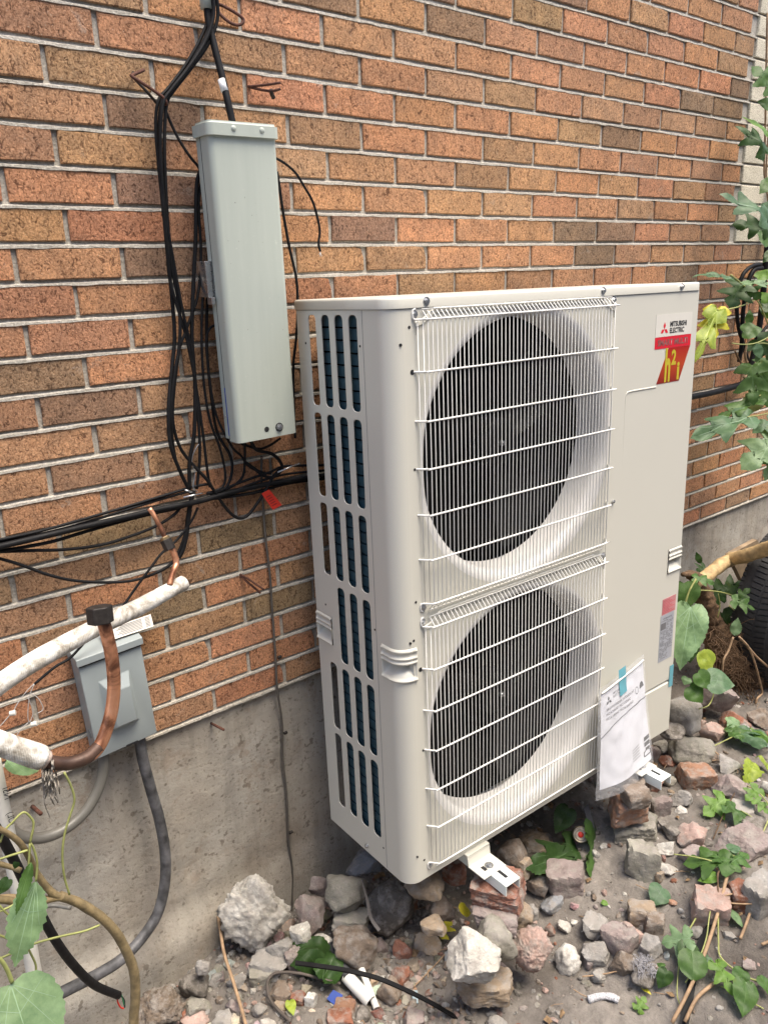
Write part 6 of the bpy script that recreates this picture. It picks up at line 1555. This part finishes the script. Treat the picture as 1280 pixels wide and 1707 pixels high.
gl(dv, (1208, 1466), (1134, 1456), 'lobed', .85, 'mid', .06, .04); gl(dv, (1200, 1464), (1180, 1440), 'lobed', 1.0, 'mid', .06, .05); gl(dv, (1190, 1480), (1160, 1484), 'heart', .8, 'bright', .04, .03); gl(dv, (1228, 1448), (1206, 1438), 'round', .9, 'blue', .06, .06); gl(dv, (1214, 1464), (1246, 1440), 'lobed', .7, 'mid', .05, .04)
def lone(label, b, tp, kind, wf, col, name='fallen_leaf', **k):
    o = gl(None, b, tp, kind, wf, col, **k); o.name = name; return tag(o, label, 'leaf', 'leaves on the ground')
def lone_y(label, b, tp, kind, wf, col, y, **k):
    o = lf(None, b, tp, kind, wf, col, y, **k); o.name = 'fallen_leaf'; return tag(o, label, 'leaf', 'leaves on the ground')
lone_y('large five-lobed green leaf left of the large grey green block', (986, 1416), (1042, 1452), 'lobed', 1.0, 'mid', -.46, up=.35)
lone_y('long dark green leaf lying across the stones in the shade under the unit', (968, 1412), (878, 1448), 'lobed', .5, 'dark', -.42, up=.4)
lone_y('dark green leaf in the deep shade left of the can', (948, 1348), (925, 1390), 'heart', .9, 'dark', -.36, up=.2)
lone('pale green heart-shaped leaf on the soil left of the pink block', (1103, 1493), (1086, 1520), 'heart', 1.2, 'blue', lift=.025, lt=.02)
lone('small bright lobed leaf on the soil near the bottom', (1062, 1690), (1076, 1668), 'lobed', .9, 'bright', lift=.012, lt=.012)
lone('tiny green leaf lying on the bare soil under the lobed leaf', (1003, 1507), (1015, 1513), 'heart', .9, 'bright', lift=.008, lt=.006)
lone('bright yellow leaf below the flat tan stone', (733, 1572), (752, 1545), 'lobed', .8, 'yellow', lift=.03, lt=.03)
lone_y('small yellow leaf in the shade beside the left pile', (765, 1513), (786, 1523), 'narrow', 1.6, 'yellow', -.44, up=.5)
lone('crumpled dark green leaf under the black strip', (492, 1622), (566, 1628), 'round', .75, 'dark', lift=.075, lt=.06, wave=.3, curl=.5)
lone('second crumpled green leaf beneath the black strip end', (540, 1658), (566, 1610), 'heart', .8, 'dark', lift=.05, lt=.06, wave=.3)
lone('small yellow green leaf by the curled root', (484, 1684), (490, 1704), 'heart', .8, 'ygreen', lift=.03, lt=.02)
lone('yellow withered leaf scrap below the grey fluff', (1066, 1648), (1085, 1664), 'narrow', 1.2, 'yellow', lift=.012, lt=.01)
sg2 = thing('leafy_sprig', 'sprig with bright green leaves on the flat slabs at the right', 'sprig', (0, 0, 0))
gt(sg2, [(1244, 1324, .03), (1262, 1345, .05), (1280, 1368, .05)], .002, 'stem'); gt(sg2, [(1282, 1380, .05), (1266, 1410, .03), (1254, 1436, .02)], .002, 'stem'); gt(sg2, [(1232, 1370, .04), (1255, 1380, .03), (1268, 1398, .02)], .0016, 'stem'); gt(sg2, [(1188, 1404, .01), (1205, 1370, .03), (1225, 1335, .04), (1228, 1326, .03)], .0016, 'root')
gl(sg2, (1206, 1350), (1172, 1368), 'lobed', .9, 'bright', .04, .02); gl(sg2, (1260, 1342), (1240, 1358), 'lobed', .9, 'bright', .06, .05); gl(sg2, (1256, 1356), (1282, 1372), 'lobed', .8, 'bright', .05, .03); gl(sg2, (1210, 1366), (1254, 1392), 'lobed', .7, 'mid', .05, .02); gl(sg2, (1228, 1386), (1244, 1398), 'heart', .9, 'blue', .03, .02); gl(sg2, (1246, 1392), (1290, 1406), 'heart', .6, 'mid', .03, .02)
sg3 = thing('wilted_sprig', 'wilted bunch of pale green leaves on the stones below the tyre', 'sprig', (0, 0, 0))
gt(sg3, [(1186, 1262, .04), (1208, 1255, .05), (1232, 1243, .05)], .002, 'stem'); gt(sg3, [(1188, 1264, .03), (1200, 1276, .03), (1210, 1288, .02)], .002, 'twig')
for b_, t__, k_, w_, c_ in (((1210, 1228), (1232, 1224), 'round', 1.0, 'pale'), ((1210, 1238), (1262, 1242), 'heart', .55, 'mid'), ((1226, 1236), (1286, 1250), 'narrow', 1.2, 'blue'), ((1230, 1248), (1278, 1262), 'round', .6, 'blue'), ((1246, 1240), (1292, 1262), 'heart', .5, 'bright'), ((1216, 1244), (1240, 1256), 'heart', .9, 'mid')): gl(sg3, b_, t__, k_, w_, c_, .06, .05, curl=.4, wave=.2)
for b_, t__, k_, w_, c_ in (((1262, 1282), (1244, 1310), 'narrow', 1.8, 'ygreen'), ((1258, 1276), (1292, 1296), 'narrow', .8, 'ygreen')): gl(sg3, b_, t__, k_, w_, c_, .04, .03, curl=.9, wave=.4)
tag(gt(None, [(366, 1560, .10), (372, 1595, .09), (378, 1628, .07), (392, 1665, .05), (405, 1702, .03), (412, 1725, .02)], .0042, 'twig', name='dry_stalk'), 'dry brown stalk leaning at the lower left rubble', 'stalk')
for i, (a_, b_, t__) in enumerate((((970, 1638), (1040, 1626), 'thin straight twig below the brown angular stone'), ((768, 1570), (690, 1655), 'long thin straw running from the yellow leaf to the strip'), ((1232, 1575), (1248, 1533), 'pale bone-like stick on the dark soil at right'), ((1268, 1585), (1292, 1570), 'short pale stick at the right edge'))):
    tag(gt(None, [a_, ((a_[0] + b_[0]) / 2, (a_[1] + b_[1]) / 2 + 2), b_], (.0018, .0014, .0038, .004)[i], 'twig', .018, name='twig'), t__, 'twig')
